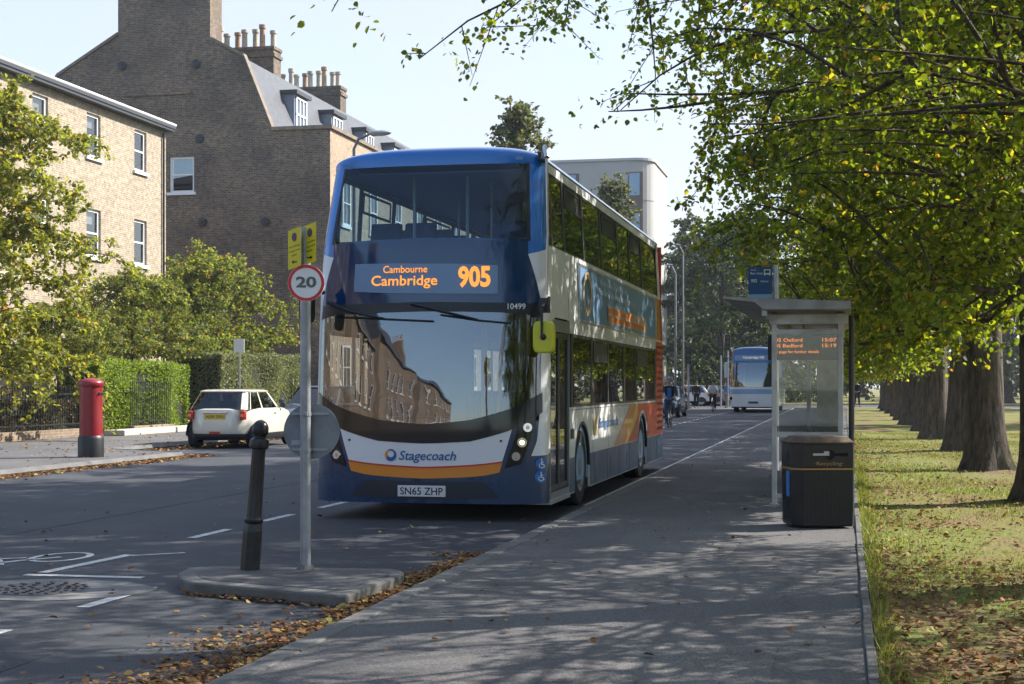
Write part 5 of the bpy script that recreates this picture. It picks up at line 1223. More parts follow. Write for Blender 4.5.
# ------------------------------------------------------------ people and bicycles
SKIN = pbr('skin', (.45,.26,.18), .5)
def skin_obj(name, J, E, root, mat, parent, sub=2):
    me = bpy.data.meshes.new(name); idx = {k: i for i, k in enumerate(J)}
    bm = bmesh.new(); lay = bm.verts.layers.skin.verify()
    vs = [bm.verts.new(J[k][0]) for k in J]
    for v, k in zip(vs, J):
        r = J[k][1]; v[lay].radius = (r, r) if not isinstance(r, tuple) else r; v[lay].use_root = (k == root)
    for a, b in E: bm.edges.new((vs[idx[a]], vs[idx[b]]))
    bm.to_mesh(me); bm.free(); me.materials.append(mat); o = obj(name, me, parent)
    s = o.modifiers.new('skin', 'SKIN'); s.use_smooth_shade = True
    u = o.modifiers.new('sub', 'SUBSURF'); u.levels = sub; u.render_levels = sub
    return o
def person(loc, rz, label, pose, top, legs, shoe, hair, helmet=None, bag=None, group=None):
    e = empty('person', loc, rz, label, 'person', group)
    J = dict(pose); b = {}
    pel, che, nec, hea = [Vector(J[k]) for k in ('pelvis','chest','neck','head')]
    S = {'pelvis': (pel, (.15,.11)), 'waist': ((pel*.55+che*.45), (.135,.10)), 'chest': (che, (.17,.115)), 'neck': (nec, .055), 'head0': (nec+(hea-nec)*.45, .06), 'head': (hea, (.078,.092)), 'crown': (hea+Vector((0,0,.09)), (.07,.08))}
    E = [('pelvis','waist'),('waist','chest'),('chest','neck'),('neck','head0'),('head0','head'),('head','crown')]
    for s in ('l','r'):
        S['sh'+s] = (J['sh'+s], .065); S['el'+s] = (J['el'+s], .043); S['ha'+s] = (J['ha'+s], .03); S['hp'+s] = (J['hp'+s], .10); S['kn'+s] = (J['kn'+s], .06); S['an'+s] = (J['an'+s], .042); S['to'+s] = (J['to'+s], .035)
        E += [('chest','sh'+s),('sh'+s,'el'+s),('el'+s,'ha'+s),('pelvis','hp'+s),('hp'+s,'kn'+s),('kn'+s,'an'+s),('an'+s,'to'+s)]
        hv = Vector(J['ha'+s]); dv = (hv-Vector(J['el'+s])).normalized()
        for q, off in enumerate((-.03,-.01,.01,.03)):
            S['fg%s%d' % (s,q)] = (hv+dv*.08+Vector((off,0,-.01)), .011); E.append(('ha'+s, 'fg%s%d' % (s,q)))
        S['th'+s] = (hv+dv*.04+Vector((-.045 if s == 'r' else .045,0,.01)), .012); E.append(('ha'+s,'th'+s))
    skin_obj('body', S, E, 'pelvis', SKIN, e)
    T = {'pelvis': (pel+Vector((0,0,.02)), (.165,.125)), 'waist': S['waist'][0:1]+((.155,.12),), 'chest': (che, (.19,.135)), 'collar': (che+(nec-che)*.7, (.085,.075))}
    ET = [('pelvis','waist'),('waist','chest'),('chest','collar')]
    for s in ('l','r'):
        T['sh'+s] = (J['sh'+s], .08); T['el'+s] = (J['el'+s], .058); w_ = Vector(J['el'+s]).lerp(Vector(J['ha'+s]), .85 if top[1] else -.0)
        ET += [('chest','sh'+s),('sh'+s,'el'+s)]
        if top[1]: T['wr'+s] = (w_, .045); ET.append(('el'+s,'wr'+s))
    skin_obj('jacket' if top[1] else 'shirt', T, ET, 'pelvis', top[0], e)
    Lg = {'pelvis': (pel, (.165,.125))}; EL = []
    for s in ('l','r'):
        Lg['hp'+s] = (J['hp'+s], .115); Lg['kn'+s] = (J['kn'+s], .075); Lg['an'+s] = (Vector(J['kn'+s]).lerp(Vector(J['an'+s]), .9), .058); EL += [('pelvis','hp'+s),('hp'+s,'kn'+s),('kn'+s,'an'+s)]
    skin_obj('trousers', Lg, EL, 'pelvis', legs, e)
    for s in ('l','r'):
        skin_obj('shoe', {'a': (J['an'+s], .05), 'b': (Vector(J['an'+s]).lerp(Vector(J['to'+s]), .6), .048), 'c': (J['to'+s], .04)}, [('a','b'),('b','c')], 'a', shoe, e, 1)
    fd = Vector((0,-1,0)); m = MB()
    c = hea+Vector((0,0,.045))
    m.rev([(.098*math.cos(a), .10*math.sin(a)) for a in [R(k*10) for k in range(-1, 9)]]+[(.002,.101)], (c.x, c.y+.012, c.z+.0), 20)
    m.rev([(.07,-.10),(.09,-.04),(.095,.0)], (c.x, c.y+.035, c.z), 20)
    m.build('hair' if not helmet else 'helmet', helmet or hair, e, smooth=True)
    m = MB()
    for sx in (-.032,.032): m.rev([(.010,-.004),(.008,-.012),(.002,-.014)], (c.x+sx, c.y-.083, c.z-.045), 8, 'y')
    m.build('eyes', M_BLKGLOSS, e); m = MB(); m.add([(c.x-.013,c.y-.088,c.z-.09),(c.x+.013,c.y-.088,c.z-.09),(c.x,c.y-.084,c.z-.045),(c.x,c.y-.115,c.z-.085)],[(0,1,3),(1,2,3),(2,0,3),(0,2,1)]); m.build('nose', SKIN, e)
    m = MB(); m.box(c.x-.022,c.x+.022,c.y-.089,c.y-.08,c.z-.118,c.z-.11); m.build('mouth', pbr('lips', (.3,.1,.09), .5), e)
    if bag: m = MB(); m.box(-.15,.15,.1,.26,che.z-.25,che.z+.12); m.build('rucksack', bag, e, bevel=.04)
    return e
# riding pose, bicycle facing -y
def ride(down='l'):
    up = 'r' if down == 'l' else 'l'
    p = {'pelvis': (0,.22,.98), 'chest': (0,.06,1.36), 'neck': (0,-.02,1.53), 'head': (0,-.07,1.66)}
    for s, sg in (('l',1),('r',-1)):
        p['sh'+s] = (sg*.19,.02,1.43); p['el'+s] = (sg*.27,-.2,1.2); p['ha'+s] = (sg*.25,-.42,1.06); p['hp'+s] = (sg*.10,.2,.92)
    for s, sg in ((down,1 if down == 'l' else -1),(up,1 if up == 'l' else -1)):
        if s == down: p['kn'+s] = (sg*.12,-.06,.55); p['an'+s] = (sg*.12,.12,.19); p['to'+s] = (sg*.13,-.05,.13)
        else: p['kn'+s] = (sg*.14,-.2,.78); p['an'+s] = (sg*.12,-.02,.44); p['to'+s] = (sg*.13,-.17,.40)
    return p
def bicycle(loc, rz, label, paint, group):
    e = empty('bicycle', loc, rz, label, 'bicycle', group)
    for yy in (-.52, .52):
        m = MB(); n = 32; rows = [[(.018*math.cos(b), yy+(.33+.018*math.sin(b))*math.cos(a), .345+(.33+.018*math.sin(b))*math.sin(a)) for b in [2*math.pi*j/6 for j in range(6)]] for a in [2*math.pi*k/n for k in range(n+1)]]
        m.grid(rows, closed=True); wl = m.build('wheel', M_RUBBER, e, smooth='all')
        m = MB()
        for k in range(18): a = 2*math.pi*k/18; m.tube([(.02*(-1)**k, yy, .345), (0, yy+.32*math.cos(a), .345+.32*math.sin(a))], .002, 3)
        m.tube([(-.05,yy,.345),(.05,yy,.345)], .02, 8); m.build('spokes', M_ALU, wl)
    m = MB(); bb = (0,.08,.29); hd = (0,-.38,.86); st = (0,.22,.82)
    for a, b, r in ((bb, hd, .018), (bb, st, .016), (st, hd, .016), (hd, (0,-.36,.94), .02)): m.tube([a, b], r, 8)
    for sx in (-.05, .05): m.tube([bb, (sx,.52,.345)], .009, 6); m.tube([st, (sx,.52,.345)], .008, 6); m.tube([(sx*.8,-.40,.72), (sx,-.52,.345)], .011, 6)
    m.tube([(-.05,-.40,.74),(.05,-.40,.74)], .015, 6); m.build('frame', paint, e)
    m = MB(); m.tube([(-.27,-.36,1.04),(-.2,-.40,1.03),(0,-.38,.97),(.2,-.40,1.03),(.27,-.36,1.04)], .013, 8); m.build('handlebar', M_BLACK, e)
    m = MB(); m.tube([(0,.12,.91),(0,.2,.92),(0,.34,.925)], [.03,.06,.08], 10); m.tube([st,(0,.24,.91)], .014, 6); m.build('saddle', M_BLACK, e)
    m = MB(); m.tube([(-.09,.02,.13),(-.09,.08,.29),(.09,.08,.29),(.09,.14,.45)], .011, 6); m.box(.07,.17,-.02+.14,.06+.14,.42,.45); m.box(-.17,-.07,-.04,.05,.11,.135); m.build('cranks', M_BLACK, e)
    return e
CL = {k: pbr('cloth_'+k, c, .9, var=.15, vs=6) for k, c in dict(navy=(.015,.02,.035), blue=(.03,.15,.33), black=(.012,.012,.014), white=(.62,.64,.66), jeans=(.03,.05,.09), grey=(.2,.2,.21), tan=(.3,.2,.12)).items()}
DHAIR = pbr('hair_dark', (.03,.02,.015), .7)
x1_, y1_ = g2(669.5, 427.5)
bicycle((x1_, y1_, 0), R(2), 'dark bicycle ridden by the cyclist right beside the back of the bus', M_BLACK, 'bicycles on the road')
person((x1_, y1_, 0), R(2), 'cyclist in a dark jacket over a blue top and a pale helmet beside the bus', ride('r'), (CL['navy'], True), CL['jeans'], CL['black'], DHAIR, helmet=pbr('helmet_grey', (.12,.16,.22), .4))
m = MB(); m.add([(-.075,-.085,1.02),(.075,-.085,1.02),(.07,-.155,1.40),(-.07,-.155,1.40),(-.075,-.06,1.02),(.075,-.06,1.02),(.07,-.13,1.40),(-.07,-.13,1.40)],[(0,1,2,3),(4,7,6,5),(0,4,5,1),(1,5,6,2),(2,6,7,3),(3,7,4,0)]); m.build('blue_top', CL['blue'], [o_ for o_ in bpy.data.objects if o_.get('category') == 'person'][-1], bevel=.01)
x2_, y2_ = g2(713, 412.5)
bicycle((x2_, y2_, 0), R(6), 'dark bicycle ridden by the cyclist in the white top', M_BLACK, 'bicycles on the road')
person((x2_, y2_, 0), R(6), 'cyclist in a white short sleeved top and black trousers in mid road', ride('l'), (CL['white'], False), CL['black'], CL['tan'], DHAIR)
def stand(step=.0):
    p = {'pelvis': (0,0,.93), 'chest': (0,0,1.3), 'neck': (0,-.01,1.49), 'head': (0,-.02,1.63)}
    for s, sg in (('l',1),('r',-1)):
        p['sh'+s] = (sg*.185,0,1.39); p['el'+s] = (sg*.24,.03,1.1); p['ha'+s] = (sg*.22,-.08*sg*(1 if step else .2),.86); p['hp'+s] = (sg*.09,0,.9)
        p['kn'+s] = (sg*.10,-.1*sg*step-.02,.49); p['an'+s] = (sg*.10,.22*sg*step*-1,.085 if sg*step >= 0 else .1); p['to'+s] = (sg*.11,p['an'+s][1]-.15,.04)
    return p
for i, (px, y, rz, tp, lg, lb, st_) in enumerate(((686, 96, 60, 'navy', 'jeans', 'pedestrian in a dark coat walking at the far junction', 1.), (696.5, 97, 10, 'black', 'black', 'pedestrian in black standing by the far traffic lights', .3), (727, 99, -40, 'blue', 'grey', 'pedestrian in a blue jacket near the distant coach', .8))):
    person((px_Y(px, y), y, 0), R(rz), lb, stand(st_), (CL[tp], True), CL[lg], CL['black'], DHAIR, group='pedestrians at the far junction')
person((px_Y(857, 97), 97, .09), R(20), 'pedestrian in dark clothes walking on the verge beside the lime trees', stand(.8), (CL['navy'], True), CL['black'], CL['black'], DHAIR)
# ------------------------------------------------------------ trees
LEAF_XY = np.array([(0,0),(.36,.28),(.34,.68),(0,1.),(-.34,.68),(-.36,.28)])
LEAF_Z = np.array([0,.10,.10,-.02,.10,.10])
def leaves_mesh(name, Pt, Dr, Nm, size, mat):
    n = len(Pt); S = np.cross(Dr, Nm); S /= np.linalg.norm(S, axis=1)[:, None]+1e-9; Nn = np.cross(S, Dr)
    V = (Pt[:, None, :]+Dr[:, None, :]*(LEAF_XY[None, :, 1, None]*size[:, None, None])+S[:, None, :]*(LEAF_XY[None, :, 0, None]*size[:, None, None])+Nn[:, None, :]*(LEAF_Z[None, :, None]*size[:, None, None]))
    F = np.arange(n*6).reshape(n, 6)
    return np_mesh(name, V.reshape(-1, 3), F, mat)
def unit(v): return v/(np.linalg.norm(v, axis=-1, keepdims=True)+1e-9)
def bez(a, b, c, n): t = np.linspace(0, 1, n)[:, None]; return (1-t)**2*a+2*t*(1-t)*b+t*t*c
def tree_meshes(seed, H=17., base=2.6, Rm=5.2, tr=.42, nl=30, nsub=9, ntw=10, nlf=15, ls=.085, low=None, mat=M_LEAF, droop=.9, bark=M_BARK, trunk_top=.9, narrow=1., prof=None, flare=1.7, up=0., lowbias=1.15, spread=.5, thin=None, lrk=1.):
    """returns trunk, limbs and crown meshes. low(x, y) gives the lowest height foliage may hang to"""
    r = np.random.RandomState(seed); rr = random.Random(seed)
    # trunk with buttressed, ridged foot
    tm = MB(); n = 20; rows = []; lean = r.uniform(-.02, .02, 2)
    ridge = [rr.uniform(-1, 1) for _ in range(n)]
    for i in range(22):
        t = i/21; h = (t**1.6)*H*trunk_top; fl = 1+(flare-1)*math.exp(-h/.35)
        rad = tr*(1-.85*(h/(H*trunk_top)))*fl
        wob = [.06*math.sin(3*a+seed+h*.6)+.07*ridge[k]*(1 if h < 4 else .5)+.22*math.exp(-h/.45)*math.cos(5*a+seed)+.09*math.cos(2*a+h*.9+seed)*(h < 5) for k, a in enumerate(2*math.pi*k/n for k in range(n))]
        rows.append([(lean[0]*h+rad*(1+wob[k])*math.cos(2*math.pi*k/n), lean[1]*h+rad*(1+wob[k])*math.sin(2*math.pi*k/n), h-.05) for k in range(n)])
    tm.grid(rows, closed=True)
    lm = MB(); LP, LD = [], []
    def envR(h):
        if prof: return Rm*prof((h-base)/(H-base))
        u = (h-base)/(H-base); return Rm*max(.08, min(1, .72+u*1.2))*max(0.05, (1-max(0, u)**2.3))**.6
    for i in range(nl):
        u = (i+.5)/nl; hs = base*.95+(H*trunk_top-base)*u**lowbias; az = i*2.39996+r.uniform(-.4, .4)
        Rr = envR(hs+.8)*r.uniform(.75, 1.08)*narrow
        d = np.array([math.cos(az), math.sin(az), 0.])
        rise = (.55+1.5*min(1, u*2.2))*Rr*.34; dr = droop*(1-u)**1.5*Rr*.5; az += 0
        a = np.array([lean[0]*hs, lean[1]*hs, hs]); b = a+d*Rr*.5+np.array([0,0,rise]); c = a+d*Rr+np.array([0,0,rise*.9-dr])
        b[2] += up*Rr*.7; c[2] += up*Rr; L = bez(a, b, c, 9); L[2:, :] += r.normal(size=(7, 3))*.07; lr = tr*.17*(1-u*.5)*lrk
        if low is not None: L[:, 2] = np.maximum(L[:, 2], low(L[:, 0], L[:, 1])+.3+r.uniform(0, spread)*np.linspace(.3, 1, 9))
        lm.tube([tuple(p) for p in L], [lr*(1-.88*k/8) for k in range(9)], 6, caps=False)
        for s in range(nsub):
            t = .12+.88*(s+r.uniform(.1, .9))/nsub; k = t*8; k0 = min(int(k), 7); p0 = L[k0]+(L[k0+1]-L[k0])*(k-k0)
            ax = unit(L[k0+1]-L[k0]); side = np.cross(ax, [0,0,1])*(1 if s % 2 else -1)
            dd = unit(side*r.uniform(.5, 1.1)+ax*r.uniform(.3, .9)+np.array([0,0,r.uniform(-.45, .5)]))
            sl = Rr*r.uniform(.22, .42)*(1.15-.5*t)+.35
            q = p0+dd*sl*.55+np.array([0,0,.12*sl]); e = p0+dd*sl+np.array([0,0,-.28*sl*droop])
            if low is not None and e[2] < low(e[0], e[1])-.1: e[2] = q[2] = max(low(e[0], e[1])-.1, p0[2]-.5)
            Sb = bez(p0, q, e, 5); lm.tube([tuple(p) for p in Sb], [.022*(1-.75*k/4)*(.6+tr) for k in range(5)], 4, caps=False)
            for w_ in range(ntw):
                t2 = (w_+.6)/ntw; k = t2*4; k0 = min(int(k), 3); p1 = Sb[k0]+(Sb[k0+1]-Sb[k0])*(k-k0)
                d2 = unit(r.normal(size=3)*[1,1,.55]+unit(e-p0)*.7+[0,0,-.25*droop]); tl = r.uniform(.3, .75)*(.5+.09*Rm)
                tt = np.sort(r.uniform(.1, 1, nlf))[:, None]
                pts = p1+d2*tl*tt+np.array([0,0,-.25*tl*droop])*tt**2+r.normal(size=(nlf, 3))*.035
                LP.append(pts); LD.append(unit(d2*.6+r.normal(size=(nlf, 3))*.6+[0,0,-.35]))
                if w_ % 2 == 0 and (low is None or (p1+d2*tl)[2] > low(*(p1+d2*tl)[:2])+.2): lm.tube([tuple(p1), tuple(p1+d2*tl*.95+np.array([0,0,-.22*tl*droop]))], [.007, .003], 3, caps=False)
    LP = np.vstack(LP); LD = np.vstack(LD)
    if low is not None:
        k = LP[:, 2] > low(LP[:, 0], LP[:, 1])+r.uniform(-.3, .3, len(LP)); LP, LD = LP[k], LD[k]
    if thin: k = (LP[:, 2] < thin[0]) | (np.sin(LP[:, 0]*2.3+1)*np.sin(LP[:, 1]*2.1)+np.sin(LP[:, 2]*2.6) > thin[1]); LP, LD = LP[k], LD[k]  # removes clumps of unseen upper leaves so sun dapples the ground
    Nm = unit(np.array([0,0,1.])+r.normal(size=LP.shape)*.55)
    sz = ls*r.uniform(.65, 1.2, len(LP))
    T = tm.build('trunk', bark, None, smooth='all'); me_t = T.data; bpy.data.objects.remove(T)
    Lb = lm.build('limbs', bark, None, smooth='all', fix=False); me_l = Lb.data; bpy.data.objects.remove(Lb)
    return me_t, me_l, leaves_mesh('crown', LP, LD, Nm, sz, mat)
def plant_tree(name, ms, loc, rz, label, cat, group, sc=1.):
    e = empty(name, loc, rz, label, cat, group, scale=sc)
    for nm, me in zip(('trunk', 'limbs', 'crown'), ms): obj(nm, me, e)
    return e
LX = 2.42
# underside of the crowns: pruned up over the road, hanging lower over the near grass
def lowA(x, y): return np.where(x > -.5, 2.1+1.3*(x+.5), np.where(x > -2.25, 1.9, np.where(x > -2.6, 2.8, np.where(x > -4.3, 3.75, 3.15))))  # unseen park side cut away on a slope so sun reaches the grass
def lowD(x, y): return np.where(x > -1.5, 2.6+.55*np.clip(x, 0, 9), np.where(x > -3.6, 3.6, 4.12+0*x))
K_ = dict(lowbias=1.45, nl=46, nsub=11, ntw=11, nlf=25, H=14.6, tr=.33, flare=1.5, Rm=4.7, base=2.0, ls=.082)
limeA = tree_meshes(11, low=lowA, **K_); limeB = tree_meshes(23, low=lowA, **{**K_, 'H': 14.}); limeC = tree_meshes(37, low=lowA, **{**K_, 'tr': .36})
limeD = tree_meshes(45, low=lowD, **{**K_, 'Rm': 6.5, 'ls': .06, 'nl': 50, 'nsub': 14, 'nlf': 20, 'spread': 1.2, 'thin': (5.6, .35), 'lrk': .55})
limeE = tree_meshes(57, low=lambda x, y: np.where(x > -.8, 2.2, 4.35)+0*x, **{**K_, 'ls': .1, 'nlf': 13, 'spread': 2., 'thin': (5., .2)})  # off-screen crown, leaf size and gaps shaped for its shade on the footway
ordn = ['nearest', 'second', 'third', 'fourth', 'fifth', 'sixth', 'seventh', 'eighth', 'ninth', 'tenth', 'eleventh', 'twelfth']
seq = [limeA, limeB, limeC]
ysl = [19.3, 26.4, 33.6, 41., 48.3, 55.6, 63., 70.5, 78., 86., 94.]
for i, y in enumerate(ysl):
    plant_tree('lime_tree', seq[i % 3], (LX+rnd.uniform(-.08, .08), y, .06), (0, .25, -.2)[i % 3]+rnd.uniform(-.12, .12),
               'lime tree on the grass verge, %s of the visible trunks counting from the right edge' % ordn[i], 'tree', 'lime trees lining the verge', 1.+rnd.uniform(-.07, .07)).rotation_euler = (rnd.uniform(-.035, .035), rnd.uniform(-.035, .03), (0, .25, -.2)[i % 3]+rnd.uniform(-.12, .12))
for y, ms, lb in ((11.6, limeD, 'lime tree whose low branches hang across the top of the picture'), (4.2, limeE, 'lime tree beside the viewer, shading the near footway'), (-3.6, limeE, 'lime tree just behind the viewer'), (-11.5, limeE, 'lime tree farthest behind the viewer')):
    plant_tree('lime_tree', ms, (LX, y, .06), .1, lb, 'tree', 'lime trees lining the verge')
# park trees beyond the avenue
far1 = tree_meshes(51, H=14, base=1.6, Rm=6.2, tr=.4, nl=30, nsub=9, ntw=8, nlf=13, ls=.24, mat=M_LEAFFAR)
far2 = tree_meshes(63, H=12, base=1.2, Rm=5., tr=.35, nl=30, nsub=9, ntw=8, nlf=13, ls=.23, mat=M_LEAFFAR)
fk = [(-9.5,134,1.12,'big dark tree in the gap between the bus and the shelter'),(-5.5,128,.95,'dark tree to the right of the tall one behind the coach'),(-15.5,152,1.1,'dark tree behind the lamp posts beyond the bus'),(-1,140,.9,'dark tree directly above the distant coach'),
      (5,146,1.1,'dark tree behind the shelter roof'),(13,128,1.1,'dark tree at the end of the lime avenue'),(-9.,112,1.0,'dark tree left of the distant coach beside the traffic lights'),(22,122,1.15,'first dark park tree right of the avenue end'),(32,118,1.1,'second dark park tree right of the avenue end'),(42,112,1.2,'third dark park tree right of the avenue end'),
      (-24,165,1.1,'distant dark tree left of the lamp posts'),(-32,172,1.2,'farthest dark tree behind the modern block'),(15,60,.9,'park tree seen between the nearest lime trunks'),(24,76,1.1,'park tree well right of the avenue'),(20,95,1.1,'park tree deep behind the lime trunks')]
for i, (x, y, s, lb) in enumerate(fk):
    plant_tree('park_tree', (far1, far2)[i % 2], (x, y, 0), i*1.3, lb, 'tree', 'dark park trees in the distance', s)
NUM = 'first second third fourth fifth sixth seventh eighth ninth tenth eleventh twelfth thirteenth fourteenth fifteenth sixteenth seventeenth eighteenth nineteenth twentieth twenty-first twenty-second'.split()
for k in range(22):
    x = -70+k*9.; y = 178+12*math.sin(k*1.7)
    plant_tree('woodland_tree', (far1, far2)[k % 2], (x, y, 0), k*2.1, 'tree in the dark woodland belt on the far horizon, %s counting from the left' % NUM[k], 'tree', 'woodland belt on the horizon', 1.1)
# slender street trees behind the bus
sl_ = tree_meshes(71, up=1.4, H=13.0, base=2.5, Rm=1.9, prof=lambda u: .12+max(0, 1-u)**.9, tr=.16, nl=34, nsub=6, ntw=6, nlf=9, ls=.16, mat=leaf_mat('hornbeam_leaf', [(0,(.05,.07,.02)),(.7,(.085,.105,.03)),(1,(.16,.15,.05))], (2.2,2.,1.1), .4), droop=.1)
plant_tree('street_tree', sl_, (px_Y(525, 65), 65, .1), 0, 'slender upright tree poking up behind the middle of the bus roof', 'tree', 'slender street trees', 1.13)
plant_tree('street_tree', sl_, (px_Y(612, 85), 85, .1), 2, 'slender upright tree in front of the pale modern block', 'tree', 'slender street trees', zz(0,138,-13,85)/14.6)
# garden trees on the left
gA = tree_meshes(81, H=9.6, base=1.8, Rm=3.9, tr=.16, nl=34, nsub=10, ntw=10, nlf=16, ls=.12, mat=leaf_mat('yellow_green_leaf', [(0,(.08,.11,.02)),(.5,(.14,.17,.03)),(.9,(.21,.23,.05)),(1,(.25,.13,.05))], (2.9,2.5,1.), .5), droop=.7, flare=1.3)
gB = tree_meshes(93, low=lambda x, y: 2.7+0*x, H=6.4, base=.9, Rm=3.1, tr=.10, nl=28, nsub=8, ntw=8, nlf=12, ls=.11, mat=M_LEAF2, droop=.5, flare=1.2)
plant_tree('garden_tree', gA, (px_X(-58, -21.6)*0-21.9, px_X(-45, -21.9), .1), 0, 'tall yellow green garden tree at the left edge of the picture', 'tree', 'garden trees')
plant_tree('garden_tree', gB, (-22.9, px_X(132, -22.9), .1), 1., 'bushy garden tree behind the red post box and hedge', 'tree', 'garden trees', .84)
plant_tree('garden_tree', gB, (-22.6, px_X(212, -22.6), .1), 2.6, 'bushy garden tree behind the cream car', 'tree', 'garden trees', 1.02)
plant_tree('garden_tree', gB, (-23.2, px_X(178, -23.2), .1), 4.1, 'garden tree between the two bushy ones, close to the house', 'tree', 'garden trees', .86)
plant_tree('garden_tree', gB, (-22.6, px_X(58, -22.6), .1), 5.1, 'low garden shrub tree behind the railings', 'tree', 'garden trees', .62)

# hedges: a woody core inside thousands of leaves
def hedge(ya, yb, xa, xb, z1, n, label, mat, seed):
    r = np.random.RandomState(seed); e = empty('hedge', ((xa+xb)/2, (ya+yb)/2, .1), 0, label, 'hedge', 'clipped garden hedges')
    hx, hy = (xb-xa)/2, (yb-ya)/2
    m = MB(); m.box(-hx+.15, hx-.15, -hy+.15, hy-.15, 0, z1-.18); m.build('branches', pbr('hedge_core', (.02,.022,.012), 1., bump=.5, bs=20), e)
    P0 = np.stack([r.uniform(-hx, hx, n), r.uniform(-hy, hy, n), r.uniform(0, z1, n)], 1)
    f = r.randint(0, 4, n); dp = np.abs(r.normal(size=n))*.09
    bulge = .10*np.sin(P0[:, 1]*2.3+seed)+.07*np.sin(P0[:, 2]*3.1+P0[:, 1]*1.1)
    P0[f <= 1, 0] = (hx-dp+bulge)[f <= 1]; P0[f == 2, 2] = (z1-dp+bulge*.7)[f == 2]; k = f == 3; P0[k, 1] = np.where(r.rand(n) < .5, -1, 1)[k]*(hy-dp[k])
    D = unit(r.normal(size=(n, 3))+[.3, 0, .3]); Nn = unit(r.normal(size=(n, 3))*.8+[.5, 0, .6])
    obj('foliage', leaves_mesh('foliage', P0, D, Nn, .065*r.uniform(.7, 1.3, n), mat), e)
HL = leaf_mat('hedge_leaf', [(0,(.09,.13,.02)),(.6,(.17,.24,.03)),(1,(.26,.30,.04))], (2.2,2.2,1.), .35)
HL2 = leaf_mat('hedge_leaf_pale', [(0,(.08,.11,.04)),(.6,(.16,.18,.07)),(1,(.27,.25,.14))], (1.8,1.8,1.2), .35)
hedge(px_X(98, BX), px_X(188, BX), -21.7, BX+.05, 2.05, 34000, 'bright green clipped hedge between the post box and the cream car', HL, 5)
hedge(px_X(222, BX+.6), px_X(330, BX+.6)-3, -21.4, BX+.6, 2.45, 40000, 'paler green hedge behind the cream car', HL2, 6)
hedge(29, px_X(76, BX-.5), -22., BX-.5, 1.0, 12000, 'low dull hedge behind the iron railings', leaf_mat('dull_hedge_leaf', [(0,(.05,.06,.02)),(.7,(.09,.08,.03)),(1,(.16,.08,.03))], (1.5,1.4,1.), .3), 7)

# thin autumn haze over the street
hm = bpy.data.materials.new('haze'); hm.use_nodes = True; t_ = hm.node_tree; t_.nodes.clear()
ho = t_.nodes.new('ShaderNodeOutputMaterial'); hv = t_.nodes.new('ShaderNodeVolumePrincipled'); hv.inputs['Color'].default_value = (.85,.9,1,1); hv.inputs['Density'].default_value = .0004; hv.inputs['Anisotropy'].default_value = .3
t_.links.new(hv.outputs[0], ho.inputs['Volume'])
m = MB(); m.box(-710, 710, -410, 910, -1.05, 26); tag(m.build('haze', hm), kind='stuff')
# ------------------------------------------------------------ fallen leaves and grass
def litter(name, n, samp, z, size, seed, mat=M_LITTER, flat=.35):
    r = np.random.RandomState(seed); xy = samp(r, n); n = len(xy)
    P0 = np.column_stack([xy, np.full(n, z)+r.uniform(0, .018, n)])
    a = r.uniform(0, 2*math.pi, n); D = unit(np.stack([np.cos(a), np.sin(a), r.uniform(-.1, .35, n)], 1)); Nn = unit(np.stack([r.normal(size=n)*flat, r.normal(size=n)*flat, np.ones(n)], 1))
    return tag(obj(name, leaves_mesh(name, P0, D, Nn, size*r.uniform(.5, 1.3, n), mat)), kind='stuff')
def s_gutter(r, n):
    y = 4+(r.rand(n)**1.3)*9; d = np.abs(r.normal(size=n))*(.13+.10*np.sin(y*2.1)**2+np.where((y > 6.4) & (y < 9), .16, 0)); x = KX-.05-d
    k = (x > -4.6); return np.column_stack([x, y])[k]
litter('gutter_leaves', 7000, s_gutter, .006, .042, 1)
def s_island(r, n):
    t = r.rand(n); a = np.array(g2(196, 591)); b = np.array(g2(349, 603)); c = np.array(g2(408, 580)); 
    p = np.where((t < .7)[:, None], a+(b-a)*(t/.7)[:, None], b+(c-b)*((t-.7)/.3)[:, None]); p = p+np.stack([r.normal(size=n)*.03, -np.abs(r.normal(size=n))*.10-.03], 1)
    return p
litter('island_leaves', 1300, s_island, .004, .045, 2)
def s_wedge(r, n):
    P_ = np.column_stack([r.uniform(-3.35, -2.95, n), r.uniform(9.3, 12.2, n)]); return P_
litter('kerb_pile_leaves', 900, s_wedge, .005, .045, 3)
litter('road_leaves', 330, lambda r, n: np.column_stack([r.uniform(-9, -3, n), 5+r.rand(n)**1.4*24]), .005, .055, 4)
litter('pavement_leaves', 240, lambda r, n: np.column_stack([r.uniform(-2.8, .1, n), 5+r.rand(n)**1.5*40]), .105, .05, 5)
litter('far_gutter_leaves', 2600, lambda r, n: np.column_stack([FX+.04+np.abs(r.normal(size=n))*.22, r.uniform(17, 30, n)]), .006, .075, 6)
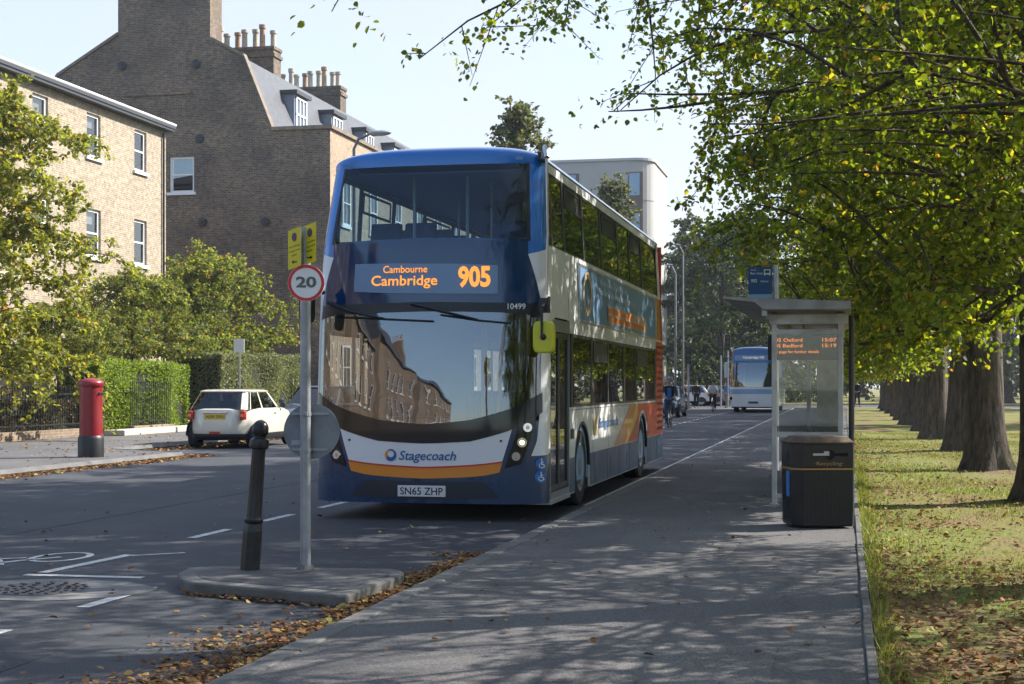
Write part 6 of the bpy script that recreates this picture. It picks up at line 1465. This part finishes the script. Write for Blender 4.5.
litter('bay_leaves', 1500, lambda r, n: np.column_stack([-15.7+np.abs(r.normal(size=n))*.35, r.uniform(30, 45, n)]), .006, .08, 7)
litter('far_pavement_leaves', 700, lambda r, n: np.column_stack([r.uniform(-20, FX-.1, n), r.uniform(22, 50, n)]), .106, .07, 8)
def s_verge(r, n):
    x = PX+.08+r.rand(n)**1.2*5.5; y = 5.5+r.rand(n)**1.6*34
    dens = .12+.35*np.clip(np.sin(x*1.7+y*.6)*np.sin(y*.9+1.3*x+2), -.2, 1)+np.where((y < 12.5), .9, 0)+np.where((x < 1.1), .2, 0)
    return np.column_stack([x, y])[r.rand(n) < dens]
litter('verge_leaves', 32000, s_verge, .10, .045, 9, flat=.5)
def grass(name, n, samp, z, h, seed, mat):
    r = np.random.RandomState(seed); xy = samp(r, n); n = len(xy); a = r.uniform(0, 2*math.pi, n); hh = h*r.uniform(.4, 1.3, n); wd = .0035*(1+xy[:, 1]*.05)
    bx_ = np.column_stack([xy, np.full(n, z)]); sd_ = np.stack([np.cos(a), np.sin(a), 0*a], 1)*wd[:, None]; tip = bx_+np.stack([r.normal(size=n)*.4*hh, r.normal(size=n)*.4*hh, hh], 1)
    V = np.stack([bx_-sd_, bx_+sd_, tip], 1).reshape(-1, 3)
    return tag(obj(name, np_mesh(name, V, np.arange(3*n).reshape(n, 3), mat)), kind='stuff')
GB = leaf_mat('grass_blade', [(0,(.09,.12,.02)),(.6,(.16,.185,.03)),(.9,(.24,.24,.06)),(1,(.25,.2,.09))], (1.8,1.8,1.), .35)
def s_grass(r, n):
    x = PX+.07+r.rand(n)*6.5; y = 6+r.rand(n)**1.7*40; k = (np.sin(x*2.1+y*.5)+np.sin(y*1.3-x)*.8+r.normal(size=n)*.8+np.where(y < 11, -.9, .35)+np.where(x < .5, 1.4, 0)) > .15
    return np.column_stack([x, y])[k]
grass('grass', 130000, s_grass, .085, .04, 1, GB)
grass('edge_weeds', 2500, lambda r, n: np.column_stack([PX+.07+np.abs(r.normal(size=n))*.06, 6+r.rand(n)*22]), .09, .09, 2, GB)
